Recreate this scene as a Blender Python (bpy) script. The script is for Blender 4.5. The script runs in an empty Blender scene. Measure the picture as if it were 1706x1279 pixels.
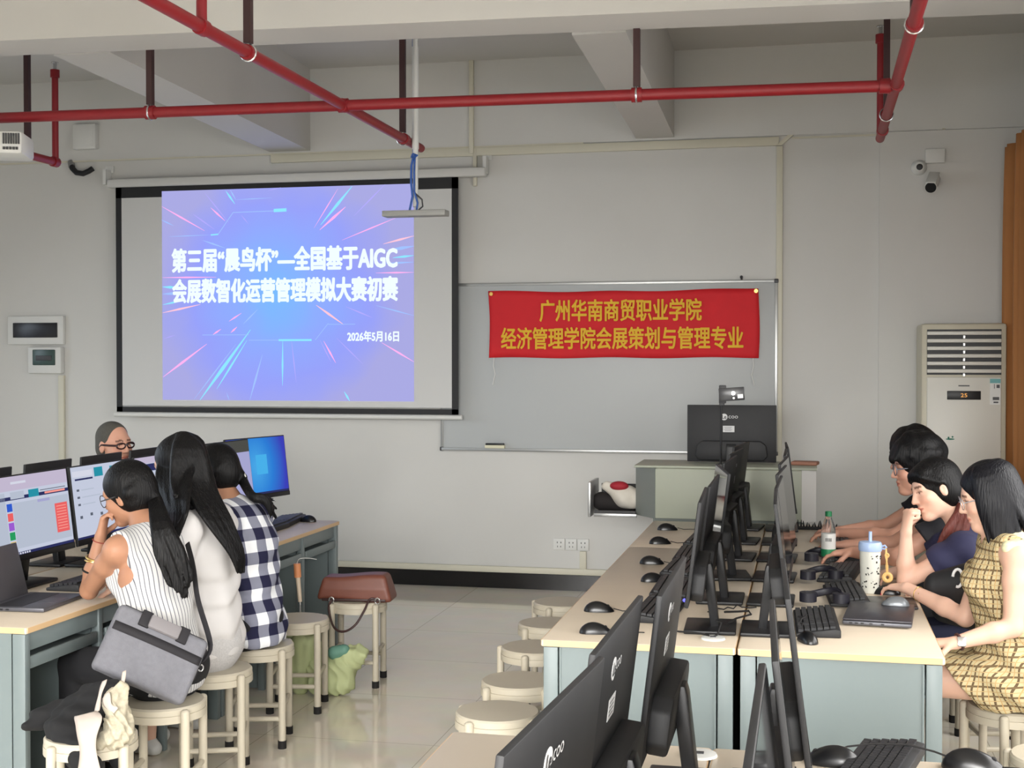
import bpy, bmesh, math, random
import numpy as np
from mathutils import Vector, Matrix, Euler
random.seed(7)
S = bpy.context.scene
COL = S.collection
R = math.radians

# ------------------------------------------------------------------ camera, world, lights, exposure
cam_d = bpy.data.cameras.new('camera'); cam = bpy.data.objects.new('camera', cam_d); COL.objects.link(cam)
cam_d.sensor_fit = 'HORIZONTAL'; cam_d.sensor_width = 36.0; cam_d.lens = 36.0*2200/1706
cam_d.clip_start = .05; cam_d.clip_end = 60
_yaw = math.atan(489/2200); _pit = -math.atan(38/2200)
cam.location = (0, 0, 1.70); cam.rotation_euler = (R(90)+_pit, 0, _yaw)
S.camera = cam
vs = S.view_settings
S.display_settings.display_device = 'sRGB'
vs.view_transform = 'Standard'; vs.look = 'None'; vs.gamma = 1; vs.use_curve_mapping = False
vs.exposure = 0.1
wd = bpy.data.worlds.new('daylight'); S.world = wd; wd.use_nodes = True
wd.node_tree.nodes['Background'].inputs[0].default_value = (.75, .85, 1, 1)
wd.node_tree.nodes['Background'].inputs[1].default_value = .7
try:
    S.cycles.use_denoising = True; S.cycles.max_bounces = 8; S.cycles.diffuse_bounces = 5; S.cycles.glossy_bounces = 4
    S.cycles.sample_clamp_indirect = 6
except Exception:
    pass
def area(name, loc, rot, sx, sy, power, col, spread=180):
    l = bpy.data.lights.new(name, 'AREA'); l.shape = 'RECTANGLE'; l.size = sx; l.size_y = sy
    l.energy = power; l.color = col; l.spread = R(spread)
    o = bpy.data.objects.new(name, l); COL.objects.link(o); o.location = loc; o.rotation_euler = rot
    return o
# daylight entering by the window banks of the right and left walls and by the rear windows
area('daylight_right', (2.05, 2.4, 1.85), (R(66), 0, R(90)), 7.0, 1.7, 228, (1, .975, .94), 150)
area('daylight_left', (-7.75, 4.6, 1.9), (R(60), 0, R(-90)), 7.4, 1.7, 100, (.76, .88, 1), 130)
area('daylight_rear', (-.9, -2.35, 2.0), (R(50), 0, 0), 4.6, 1.9, 500, (1, .985, .96), 97)

# ------------------------------------------------------------------ helpers
def lin(c):
    c = c/255.0
    return c/12.92 if c <= .04045 else ((c+.055)/1.055)**2.4
def rgb(t):
    return (lin(t[0]), lin(t[1]), lin(t[2]), 1)
MATS = {}
def mat(name, col, rough=.6, metal=0, var=0.0, scale=8, bump=0, bscale=60, spec=.5, coat=0, stretch=(1,1,1)):
    m = bpy.data.materials.new(name); m.use_nodes = True; MATS[name] = m
    nt = m.node_tree; b = nt.nodes['Principled BSDF']
    b.inputs['Base Color'].default_value = rgb(col); b.inputs['Roughness'].default_value = rough
    b.inputs['Metallic'].default_value = metal; b.inputs['Specular IOR Level'].default_value = spec
    b.inputs['Coat Weight'].default_value = coat
    if var or bump:
        tc = nt.nodes.new('ShaderNodeTexCoord'); mp = nt.nodes.new('ShaderNodeMapping'); mp.inputs['Scale'].default_value = stretch
        nt.links.new(tc.outputs['Object'], mp.inputs[0])
    if var:
        n = nt.nodes.new('ShaderNodeTexNoise'); n.inputs['Scale'].default_value = scale; n.inputs['Detail'].default_value = 4
        r = nt.nodes.new('ShaderNodeMix'); r.data_type = 'RGBA'
        r.inputs[6].default_value = rgb([max(0, c*(1-var)) for c in col]); r.inputs[7].default_value = rgb([min(255, c*(1+var)) for c in col])
        nt.links.new(mp.outputs[0], n.inputs['Vector']); nt.links.new(n.outputs[0], r.inputs[0]); nt.links.new(r.outputs[2], b.inputs['Base Color'])
    if bump:
        n2 = nt.nodes.new('ShaderNodeTexNoise'); n2.inputs['Scale'].default_value = bscale
        bp = nt.nodes.new('ShaderNodeBump'); bp.inputs['Strength'].default_value = bump; bp.inputs['Distance'].default_value = .01
        nt.links.new(mp.outputs[0], n2.inputs['Vector']); nt.links.new(n2.outputs[0], bp.inputs['Height']); nt.links.new(bp.outputs[0], b.inputs['Normal'])
    return m
def emat(name, col, strength=1.0):
    m = bpy.data.materials.new(name); m.use_nodes = True; MATS[name] = m
    nt = m.node_tree; nt.nodes.clear()
    e = nt.nodes.new('ShaderNodeEmission'); o = nt.nodes.new('ShaderNodeOutputMaterial')
    e.inputs[0].default_value = rgb(col); e.inputs[1].default_value = strength
    nt.links.new(e.outputs[0], o.inputs[0]); return m

class MB:
    """collects shapes into one mesh"""
    def __init__(s): s.bm = bmesh.new(); s.mi = 0; s.mats = []
    def use(s, m):
        if m not in s.mats: s.mats.append(m)
        s.mi = s.mats.index(m); return s
    def _fin(s, vs, M=None):
        fs = set()
        for v in vs:
            if M is not None: v.co = M @ v.co
            for f in v.link_faces: fs.add(f)
        for f in fs: f.material_index = s.mi
        return s
    def box(s, c, d, bev=0, M=None, seg=2):
        r = bmesh.ops.create_cube(s.bm, size=1); vs = r['verts']
        for v in vs: v.co = Vector((c[0]+v.co.x*d[0], c[1]+v.co.y*d[1], c[2]+v.co.z*d[2]))
        if bev:
            es = list({e for v in vs for e in v.link_edges})
            rr = bmesh.ops.bevel(s.bm, geom=es, offset=bev, segments=seg, affect='EDGES', profile=.5)
            vs = list({v for f in rr['faces'] for v in f.verts} | {v for v in vs if v.is_valid})
        return s._fin(vs, M)
    def tube(s, pts, r, n=8, M=None, closed=False, flat=1.0):
        pts = [Vector(p) for p in pts]; k = len(pts)
        rs = r if isinstance(r, (list, tuple)) else [r]*k
        T = []
        for i in range(k):
            a = pts[i-1] if (i or closed) else pts[0]; b = pts[(i+1) % k] if (i < k-1 or closed) else pts[-1]
            T.append((b-a).normalized())
        up = Vector((0, 0, 1)) if abs(T[0].z) < .9 else Vector((0, 1, 0))
        N = (up - T[0]*up.dot(T[0])).normalized(); rings = []; new = []
        for i in range(k):
            N = (N - T[i]*N.dot(T[i])).normalized(); B = T[i].cross(N)
            ring = [s.bm.verts.new(pts[i] + (N*math.cos(2*math.pi*j/n)*flat + B*math.sin(2*math.pi*j/n))*rs[i]) for j in range(n)]
            rings.append(ring); new += ring
        for i in range(k if closed else k-1):
            a, b = rings[i], rings[(i+1) % k]
            for j in range(n): s.bm.faces.new((a[j], a[(j+1) % n], b[(j+1) % n], b[j]))
        if not closed:
            s.bm.faces.new(rings[0][::-1]); s.bm.faces.new(rings[-1])
        return s._fin(new, M)
    def cyl(s, a, b, r, r2=None, n=16, M=None):
        return s.tube([a, b], [r, r if r2 is None else r2], n, M)
    def lathe(s, prof, n=24, M=None, sx=1, sy=1):
        rings = []; new = []
        for (r, z) in prof:
            if r < 1e-6: v = s.bm.verts.new((0, 0, z)); rings.append([v]); new.append(v)
            else:
                ring = [s.bm.verts.new((r*sx*math.cos(2*math.pi*j/n), r*sy*math.sin(2*math.pi*j/n), z)) for j in range(n)]
                rings.append(ring); new += ring
        for a, b in zip(rings, rings[1:]):
            for j in range(n):
                q = (j+1) % n
                if len(a) == 1 and len(b) == 1: continue
                if len(a) == 1: s.bm.faces.new((a[0], b[q], b[j]))
                elif len(b) == 1: s.bm.faces.new((a[j], a[q], b[0]))
                else: s.bm.faces.new((a[j], a[q], b[q], b[j]))
        if len(rings[0]) > 1: s.bm.faces.new(rings[0][::-1])
        if len(rings[-1]) > 1: s.bm.faces.new(rings[-1])
        return s._fin(new, M)
    def prism(s, poly, t0, t1, axis='z', M=None, bev=0):
        def P(a, b, t): return {'z': (a, b, t), 'y': (a, t, b), 'x': (t, a, b)}[axis]
        lo = [s.bm.verts.new(P(a, b, t0)) for a, b in poly]; hi = [s.bm.verts.new(P(a, b, t1)) for a, b in poly]
        n = len(poly); fs = [s.bm.faces.new(lo[::-1]), s.bm.faces.new(hi)]
        for i in range(n): fs.append(s.bm.faces.new((lo[i], lo[(i+1) % n], hi[(i+1) % n], hi[i])))
        bmesh.ops.recalc_face_normals(s.bm, faces=fs); vs = lo+hi
        if bev:
            es = list({e for f in fs for e in f.edges})
            rr = bmesh.ops.bevel(s.bm, geom=es, offset=bev, segments=2, affect='EDGES', profile=.5)
            vs = list({v for f in rr['faces'] for v in f.verts} | {v for v in vs if v.is_valid})
        return s._fin(vs, M)
    def ball(s, c, r, n=12, M=None):
        rr = (r, r, r) if not isinstance(r, (tuple, list)) else r
        q = bmesh.ops.create_uvsphere(s.bm, u_segments=n, v_segments=max(6, n*2//3), radius=1); vs = q['verts']
        for v in vs: v.co = Vector((c[0]+v.co.x*rr[0], c[1]+v.co.y*rr[1], c[2]+v.co.z*rr[2]))
        return s._fin(vs, M)
    def quad(s, a, b, c, d, M=None):
        vs = [s.bm.verts.new(p) for p in (a, b, c, d)]; s.bm.faces.new(vs); return s._fin(vs, M)
    def grid(s, fn, nu, nv, M=None):
        g = [[s.bm.verts.new(fn(i/nu, j/nv)) for j in range(nv+1)] for i in range(nu+1)]
        for i in range(nu):
            for j in range(nv): s.bm.faces.new((g[i][j], g[i+1][j], g[i+1][j+1], g[i][j+1]))
        return s._fin([v for r in g for v in r], M)
    def build(s, name, m=None, parent=None, ang=35, solid=0):
        bmesh.ops.recalc_face_normals(s.bm, faces=s.bm.faces) if not solid else None
        me = bpy.data.meshes.new(name); s.bm.to_mesh(me); s.bm.free()
        for q in (s.mats or [m]): me.materials.append(q)
        me.polygons.foreach_set('use_smooth', [True]*len(me.polygons)); me.set_sharp_from_angle(angle=R(ang))
        o = bpy.data.objects.new(name, me); COL.objects.link(o)
        if parent: o.parent = parent
        if solid:
            md = o.modifiers.new('thickness', 'SOLIDIFY'); md.thickness = solid; md.offset = 0
        return o
def tag(o, label=None, cat=None, group=None, kind=None):
    if label: o['label'] = label
    if cat: o['category'] = cat
    if group: o['group'] = group
    if kind: o['kind'] = kind
    return o
def thing(name, label, cat, loc=(0, 0, 0), rz=0, group=None):
    o = bpy.data.objects.new(name, None); COL.objects.link(o); o.empty_display_size = .1
    o.location = loc; o.rotation_euler = (0, 0, rz); return tag(o, label, cat, group)
def struct(name, mb, m): return tag(mb.build(name, m), kind='structure')
def dup(root, loc, rz=0, label=None, group=None):
    r = root.copy(); COL.objects.link(r); r.location = loc; r.rotation_euler = (0, 0, rz)
    if label: r['label'] = label
    if group: r['group'] = group
    for ch in list(root.children):
        c = ch.copy(); COL.objects.link(c); c.parent = r
        for g in list(ch.children):
            d = g.copy(); COL.objects.link(d); d.parent = c
    return r
def text_mesh(name, txt, box, m, M, parent, bold=0.0, depth=.001):
    """lettering fitted into a box (x0, z0, x1, z1) of the plane given by matrix M (x right, z up, -y outward)"""
    cu = bpy.data.curves.new(name, 'FONT'); cu.body = txt; cu.size = 1; cu.extrude = 0; cu.resolution_u = 3
    t = bpy.data.objects.new('t', cu); COL.objects.link(t)
    dg = bpy.context.evaluated_depsgraph_get(); dg.update()
    me = bpy.data.meshes.new_from_object(t.evaluated_get(dg)); bpy.data.objects.remove(t); bpy.data.curves.remove(cu)
    co = np.array([v.co[:] for v in me.vertices]); lo = co.min(0); hi = co.max(0)
    x0, z0, x1, z1 = box
    for v in me.vertices:
        u = (v.co.x-lo[0])/(hi[0]-lo[0]); w = (v.co.y-lo[1])/(hi[1]-lo[1])
        v.co = M @ Vector((x0+u*(x1-x0), -depth, z0+w*(z1-z0)))
    if bold:
        bm_ = bmesh.new(); r_ = bold*(z1-z0)*1.0
        for i, (dx, dz) in enumerate(((0, 0), (1, 0), (-1, 0), (0, 1), (0, -1), (.7, .7), (-.7, .7), (.7, -.7), (-.7, -.7))):
            n0 = len(bm_.verts); bm_.from_mesh(me); bm_.verts.ensure_lookup_table(); dv = M.to_3x3() @ Vector((dx*r_, -.00002*i, dz*r_))
            for v in bm_.verts[n0:]: v.co += dv
        bm_.to_mesh(me); bm_.free()
    me.materials.clear(); me.materials.append(m)
    o = bpy.data.objects.new(name, me); COL.objects.link(o)
    if parent: o.parent = parent
    return o
I4 = Matrix.Identity(4)
_F = Vector((-math.sin(_yaw)*math.cos(_pit), math.cos(_yaw)*math.cos(_pit), math.sin(_pit))); _Rt = Vector((math.cos(_yaw), math.sin(_yaw), 0)); _Up = _Rt.cross(_F)
def at(x, y, d):
    "the point of the place seen at pixel x, y of the 1706x1279 photo, d metres into the room"
    return Vector((0, 0, 1.70)) + (_F + _Rt*((x-853)/2200) - _Up*((y-639.5)/2200))*d

def T(x, y, z): return Matrix.Translation((x, y, z))
def RX(a): return Matrix.Rotation(R(a), 4, 'X')
def RY(a): return Matrix.Rotation(R(a), 4, 'Y')
def RZ(a): return Matrix.Rotation(R(a), 4, 'Z')
# ------------------------------------------------------------------ materials
M_wall = mat('painted_plaster', (206, 205, 201), .85, var=.025, scale=1.3)
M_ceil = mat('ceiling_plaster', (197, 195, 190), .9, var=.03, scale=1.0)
M_black = mat('black_plastic', (22, 22, 24), .42, spec=.4)
M_black2 = mat('black_matt_plastic', (26, 26, 28), .6, var=.08, scale=40)
M_screenoff = mat('dark_glass', (16, 17, 20), .07, spec=1.0)
M_red = mat('red_pipe_paint', (132, 20, 28), .45)
M_bar = mat('dark_steel_bar', (58, 32, 32), .6)
M_white = mat('white_plastic', (214, 214, 210), .45)
M_ivory = mat('ivory_trunking', (206, 202, 184), .5)
M_alu = mat('aluminium', (176, 177, 176), .35, .7)
M_steel = mat('grey_green_steel', (117, 128, 129), .42, var=.02, scale=3)
M_steelD = mat('dark_green_steel', (96, 104, 98), .5)
M_wood = mat('maple_laminate', (209, 195, 175), .38, var=.035, scale=5, stretch=(1, .12, 1))
M_woodE = mat('maple_edge_band', (214, 180, 136), .4)
M_beige = mat('beige_stool_paint', (190, 182, 164), .45, var=.02, scale=6)
M_rubber = mat('black_rubber', (24, 22, 22), .8)
M_chrome = mat('bright_metal', (200, 200, 200), .25, .9)
M_grey = mat('grey_plastic', (128, 128, 126), .5)
M_dgrey = mat('dark_grey_plastic', (62, 62, 64), .45)
M_darkgap = mat('black_granite', (20, 18, 18), .25)

# floor: large glossy cream tiles
m = bpy.data.materials.new('polished_tile'); m.use_nodes = True; nt = m.node_tree; b = nt.nodes['Principled BSDF']
tc = nt.nodes.new('ShaderNodeTexCoord'); br = nt.nodes.new('ShaderNodeTexBrick'); br.offset = 0
br.inputs['Color1'].default_value = rgb((240, 232, 216)); br.inputs['Color2'].default_value = rgb((236, 227, 211)); br.inputs['Mortar'].default_value = rgb((196, 186, 168))
br.inputs['Scale'].default_value = 1; br.inputs['Mortar Size'].default_value = .0025; br.inputs['Brick Width'].default_value = .8; br.inputs['Row Height'].default_value = .8
no = nt.nodes.new('ShaderNodeTexNoise'); no.inputs['Scale'].default_value = 5; no.inputs['Detail'].default_value = 6
mx = nt.nodes.new('ShaderNodeMix'); mx.data_type = 'RGBA'; mx.blend_type = 'MULTIPLY'; mx.inputs[0].default_value = .18
nt.links.new(tc.outputs['Object'], br.inputs[0]); nt.links.new(tc.outputs['Object'], no.inputs['Vector'])
nt.links.new(br.outputs[0], mx.inputs[6]); nt.links.new(no.outputs['Color'], mx.inputs[7]); nt.links.new(mx.outputs[2], b.inputs['Base Color'])
b.inputs['Roughness'].default_value = .07; b.inputs['Specular IOR Level'].default_value = 1.0
M_floor = m

XL, XR, YB, YF, ZC = -7.6, 1.85, -2.2, 9.63, 3.945
struct('floor', MB().box(((XL+XR)/2, (YB+YF)/2, -.05), (XR-XL+.6, YF-YB+.6, .1)), M_floor)
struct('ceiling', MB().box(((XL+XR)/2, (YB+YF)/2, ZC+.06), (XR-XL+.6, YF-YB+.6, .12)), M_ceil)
w = MB(); w.box(((XL+XR)/2, YF+.1, ZC/2), (XR-XL+.6, .2, ZC))
w.box((-.165+.29, YF-.004, 1.6), (.03, .012, 3.2)) if False else None
struct('wall_front', w, M_wall)
def wall_holes(name, fixed, a0, a1, axis, holes, t=.2):
    mb = MB()
    def B(u0, u1, z0, z1):
        if u1-u0 < .01 or z1-z0 < .01: return
        c = ((u0+u1)/2, (z0+z1)/2); d = (u1-u0, z1-z0)
        if axis == 'x': mb.box((fixed, c[0], c[1]), (t, d[0], d[1]))
        else: mb.box((c[0], fixed, c[1]), (d[0], t, d[1]))
    z0, z1 = holes[0][2], holes[0][3]
    B(a0, a1, 0, z0); B(a0, a1, z1, ZC); u = a0
    for h in holes: B(u, h[0], z0, z1); u = h[1]
    B(u, a1, z0, z1); return struct(name, mb, M_wall)
HR = [(-1.1+i*1.9, -1.1+i*1.9+1.6, 1.0, 2.7) for i in range(4)]
HL = [(1.0+i*1.9, 1.0+i*1.9+1.6, 1.0, 2.8) for i in range(4)]
HB = [(-3.3+i*2.4, -3.3+i*2.4+2.1, 1.0, 2.9) for i in range(2)]
wall_holes('wall_right', XR+.1, YB, YF, 'x', HR)
wall_holes('wall_left', XL-.1, YB, YF, 'x', HL)
wall_holes('wall_back', YB-.1, XL, XR, 'y', HB)
n = 0
for hs, ax, fx in ((HR, 'x', XR+.05), (HL, 'x', XL-.05), (HB, 'y', YB-.05)):
    for h in hs:
        n += 1; mb = MB(); u0, u1, z0, z1 = h; um = (u0+u1)/2
        for (c, d) in (((um, z0+.025), (u1-u0, .05)), ((um, z1-.025), (u1-u0, .05)), ((u0+.025, (z0+z1)/2), (.05, z1-z0)), ((u1-.025, (z0+z1)/2), (.05, z1-z0)), ((um, (z0+z1)/2), (.05, z1-z0))):
            if ax == 'x': mb.box((fx, c[0], c[1]), (.05, d[0], d[1]))
            else: mb.box((c[0], fx, c[1]), (d[0], .05, d[1]))
        struct('window_%d' % n, mb, M_alu)
# ceiling beams (cross beam, then those running to the front wall)
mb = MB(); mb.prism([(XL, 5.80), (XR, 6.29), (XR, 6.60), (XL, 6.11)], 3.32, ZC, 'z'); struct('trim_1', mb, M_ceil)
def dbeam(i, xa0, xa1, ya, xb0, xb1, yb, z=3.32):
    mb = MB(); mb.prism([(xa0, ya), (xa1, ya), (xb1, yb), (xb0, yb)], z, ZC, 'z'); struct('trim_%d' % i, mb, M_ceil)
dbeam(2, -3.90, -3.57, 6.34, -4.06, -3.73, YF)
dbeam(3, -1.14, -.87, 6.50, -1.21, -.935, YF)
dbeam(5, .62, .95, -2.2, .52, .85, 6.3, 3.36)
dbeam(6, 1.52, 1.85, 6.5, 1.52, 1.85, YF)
# front wall relief: beam line, skirting, trunking
struct('trim_7', MB().box(((XL+XR)/2, YF-.006, (3.305+ZC)/2), (XR-XL, .012, ZC-3.305)), M_wall)
mb = MB(); mb.box(((XL+XR)/2, YF-.008, .0575), (XR-XL, .016, .115))
struct('baseboard_front', mb, M_darkgap)
struct('trim_8', MB().box((-1.9, YF-.015, .142), (11.3, .03, .045), .004), M_ivory)
mb = MB(); mb.box((-2.12, YF-.014, 3.265), (3.86, .028, .062), .004); mb.box((-.185, YF-.014, 1.68), (.045, .028, 3.1), .004)
mb.prism([(-.21, 3.235), (-.17, 3.235), (-.09, 3.305), (-.13, 3.305)], YF-.028, YF, 'y')
struct('trim_9', mb, M_ivory)
struct('trim_10', MB().box((-2.445, YF-.025, 3.6), (.035, .03, .7), .004).box((-2.42, YF-.015, 3.15), (.03, .03, .28), .004, RY(0)), M_ivory)
struct('trim_11', MB().box((-5.86, YF-.015, .86), (.05, .03, 1.45), .004), M_ivory)
struct('trim_12', MB().box((-4.6, YF-.012, 3.302), (6.0, .012, .012)).box((.85, YF-.012, 3.285), (1.9, .012, .012)), M_ivory)
struct('trim_13', MB().prism([(.50, YF), (.50, YF-.03), (XR, YF-.03), (XR, YF)], 0, 3.3, 'z'), M_wall)
# ------------------------------------------------------------------ sprinkler pipes
def pipe_ring(mb, p, d, r, L=.05):
    p = Vector(p); d = Vector(d).normalized(); mb.cyl(p-d*L/2, p+d*L/2, r, n=14)
def pipe(name, label, pts, r, rings, risers=()):
    t = thing(name, label, 'sprinkler pipe', pts[0]); o = Vector(pts[0])
    mb = MB(); mb.tube([Vector(p)-o for p in pts], r, 14); mb.build('pipe_run', M_red, t)
    for p, d in rings:
        k = MB(); pipe_ring(k, Vector(p)-o, d, r*1.28); k.build('coupling', M_red, t)
    for (a, b) in risers:
        k = MB(); k.cyl(Vector(a)-o, Vector(b)-o, r*.8, n=12); k.cyl(Vector(b)-o-Vector((0, 0, .05)), Vector(b)-o, r*1.15, n=12); rr = k.build('riser', M_red, t)
        h = MB(); q = Vector(b)-o; h.cyl(q, q+Vector((0, 0, .045)), .012, n=8); h.cyl(q+Vector((0, 0, .045)), q+Vector((0, 0, .05)), .024, n=12); h.build('sprinkler_head', M_chrome, rr)
    return t
def My(x): return 6.50 + .0385*(x-.42)
pipe('sprinkler_pipe', 'long red sprinkler main running across the room below the beam', [(-6.6, My(-6.6), 3.0), (.42, 6.5, 3.0)], .0285,
     [((-2.3, My(-2.3), 3.0), (1, .0385, 0)), ((.36, 6.497, 3), (1, .0385, 0)), ((-3.35, My(-3.35), 3), (1, .04, 0)), ((-.81, My(-.81), 3), (1, .04, 0))])
pipe('sprinkler_pipe', 'red branch pipe slanting from upper left down to the hanging white pole', [(-2.30, 3.2, 3.0), (-2.30, 7.78, 3.0)], .026,
     [((-2.3, 4.78, 3), (0, 1, 0)), ((-2.3, 5.22, 3), (0, 1, 0)), ((-2.3, My(-2.3), 3), (0, 1, 0)), ((-2.3, 7.44, 3), (0, 1, 0))],
     [((-2.3, 4.78, 3), (-2.3, 4.78, 3.75))])
pipe('sprinkler_pipe', 'red branch pipe dropping at the upper right above the wall cameras', [(.39, 3.6, 3.0), (.42, 8.02, 3.0)], .026,
     [((.405, 5.33, 3), (0, 1, 0)), ((.415, 6.48, 3), (0, 1, 0)), ((.419, 7.75, 3), (0, 1, 0))], [((.42, 8.0, 3), (.42, 8.0, 3.6))])
pipe('sprinkler_pipe', 'short red branch pipe with an upright at the far left', [(-4.80, 4.4, 3.0), (-4.79, 7.82, 3.0)], .026,
     [((-4.79, 7.79, 3), (0, 1, 0)), ((-4.8, My(-4.8), 3), (0, 1, 0))], [((-4.79, 7.8, 3), (-4.79, 7.8, 3.60))])
HB_ = [((-3.35, My(-3.35)), 3.945, 'dark hanger bar on the main pipe above the projection screen'),
       ((-.81, My(-.81)), 3.945, 'dark hanger bar on the main pipe above the red banner'),
       ((-2.30, 5.22), 3.945, 'dark hanger bar on the slanting branch pipe at the top of the photo'),
       ((-2.31, 7.44), 3.945, 'dark hanger bar beside the white hanging pole'),
       ((-4.80, 7.5), 3.945, 'dark hanger bar at the far left beside a red upright pipe'),
       ((.412, 7.25), 3.945, 'dark hanger bar next to the right red upright pipe'),
       ((.405, 5.34), 3.945, 'dark hanger bar at the top right on the right branch pipe')]
for (xy, zt, lb) in HB_:
    t = thing('pipe_hanger', lb, 'pipe hanger', (xy[0], xy[1], 3.0), 0, 'steel pipe hangers')
    MB().box((0, 0, (zt-3.0)/2+.02), (.032, .032, zt-3.0-.04)).build('hanger_bar', M_bar, t)
    k = MB(); k.tube([(.034*math.cos(a), 0, .034*math.sin(a)) if abs(xy[0]) > 5 or xy[0] not in (-3.35, -.81) else (0, .036*math.cos(a), .036*math.sin(a)) for a in [i*math.pi/8 for i in range(16)]], .005, 6, closed=True)
    k.box((0, 0, .045), (.014, .014, .03)); k.build('pipe_clamp', M_chrome, t)

# ------------------------------------------------------------------ projection screen with the projected slide
X0, X1, Z0, Z1 = -5.325, -2.528, 1.30, 3.068
ys = 9.53
t = thing('projection_screen', 'large pull-down projection screen with black border showing a blue slide', 'projection screen', ((X0+X1)/2, ys, Z0))
W2 = (X1-X0)/2; HH = Z1-Z0
M_fab = mat('screen_fabric', (205, 205, 203), .8)
MB().box((0, 0, HH/2), (W2*2-.09, .004, HH-.1)).build('screen_fabric', M_fab, t)
k = MB(); bw = .05
k.box((0, 0, HH-.04), (W2*2, .005, .085)); k.box((0, 0, .02), (W2*2, .005, .04)); k.box((-W2+.025, 0, HH/2), (bw, .005, HH)); k.box((W2-.025, 0, HH/2), (bw, .005, HH)); k.build('black_border', M_black2, t)
k = MB(); k.cyl((-W2-.02, 0, -.02), (W2+.03, 0, -.02), .018, n=10); k.build('weight_bar', M_white, t)
k = MB(); k.box((.07, .02, HH+.035), (W2*2+.28, .08, .066), .012); k.build('case', M_wall, t)
for sx in (-W2-.10, W2+.2):
    MB().box((sx, .045, HH+.09), (.025, .09, .12)).box((sx, .085, HH+.16), (.07, .01, .05)).build('case_bracket', M_white, t)
# slide
SX0, SX1, SZ0, SZ1 = -4.927-(X0+X1)/2, -2.872-(X0+X1)/2, 1.397-Z0, 3.03-Z0
m = bpy.data.materials.new('projected_slide'); m.use_nodes = True; nt = m.node_tree; nt.nodes.clear()
out = nt.nodes.new('ShaderNodeOutputMaterial'); em = nt.nodes.new('ShaderNodeEmission'); tc = nt.nodes.new('ShaderNodeTexCoord')
mp = nt.nodes.new('ShaderNodeMapping'); mp.inputs['Location'].default_value = (.05*1.0, 0, -.93*1.0); mp.inputs['Scale'].default_value = (1.0, 0, 1.0)
ln = nt.nodes.new('ShaderNodeVectorMath'); ln.operation = 'LENGTH'
cr = nt.nodes.new('ShaderNodeValToRGB'); el = cr.color_ramp.elements
el[0].position = 0; el[0].color = rgb((118, 184, 252)); el[1].position = 1; el[1].color = rgb((166, 166, 222))
e2 = el.new(.35); e2.color = rgb((138, 170, 250)); e3 = el.new(.7); e3.color = rgb((148, 158, 244))
no = nt.nodes.new('ShaderNodeTexNoise'); no.inputs['Scale'].default_value = 2.2
ad = nt.nodes.new('ShaderNodeMath'); ad.operation = 'MULTIPLY_ADD'; ad.inputs[1].default_value = .4; ad.inputs[2].default_value = -.2
ad2 = nt.nodes.new('ShaderNodeMath'); ad2.operation = 'ADD'
nt.links.new(tc.outputs['Object'], mp.inputs[0]); nt.links.new(mp.outputs[0], ln.inputs[0]); nt.links.new(tc.outputs['Object'], no.inputs['Vector'])
nt.links.new(no.outputs[0], ad.inputs[0]); nt.links.new(ln.outputs['Value'], ad2.inputs[0]); nt.links.new(ad.outputs[0], ad2.inputs[1])
nt.links.new(ad2.outputs[0], cr.inputs[0]); nt.links.new(cr.outputs[0], em.inputs[0]); nt.links.new(em.outputs[0], out.inputs[0])
sl = MB().box(((SX0+SX1)/2, -.004, (SZ0+SZ1)/2), (SX1-SX0, .003, SZ1-SZ0)).build('slide_image', m, t)
PX = lambda x: SX0+(x-267)/(687-267)*(SX1-SX0)
PZ = lambda y: SZ1-(y-314)/(669.5-314)*(SZ1-SZ0)
E_cy = emat('slide_cyan', (140, 226, 255)); E_pk = emat('slide_pink', (250, 176, 236)); E_lb = emat('slide_light_blue', (158, 190, 250)); E_or = emat('slide_warm', (252, 196, 214)); E_lv = emat('slide_lavender', (176, 168, 248))
stk = MB()
def streak(x0, y0, x1, y1, w, mm, d=.0062):
    a = Vector((PX(x0), 0, PZ(y0))); b_ = Vector((PX(x1), 0, PZ(y1))); n_ = (b_-a).normalized().cross(Vector((0, 1, 0)))*w/2*.0049
    stk.use(mm); D = Vector((0, -d, 0)); mid = a*.55+b_*.45
    v = [stk.bm.verts.new(p+D) for p in (a-n_*.15, mid-n_, b_-n_*.15, b_+n_*.15, mid+n_, a+n_*.15)]
    f = stk.bm.faces.new(v); f.material_index = stk.mi
SC = 440/1443
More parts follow.
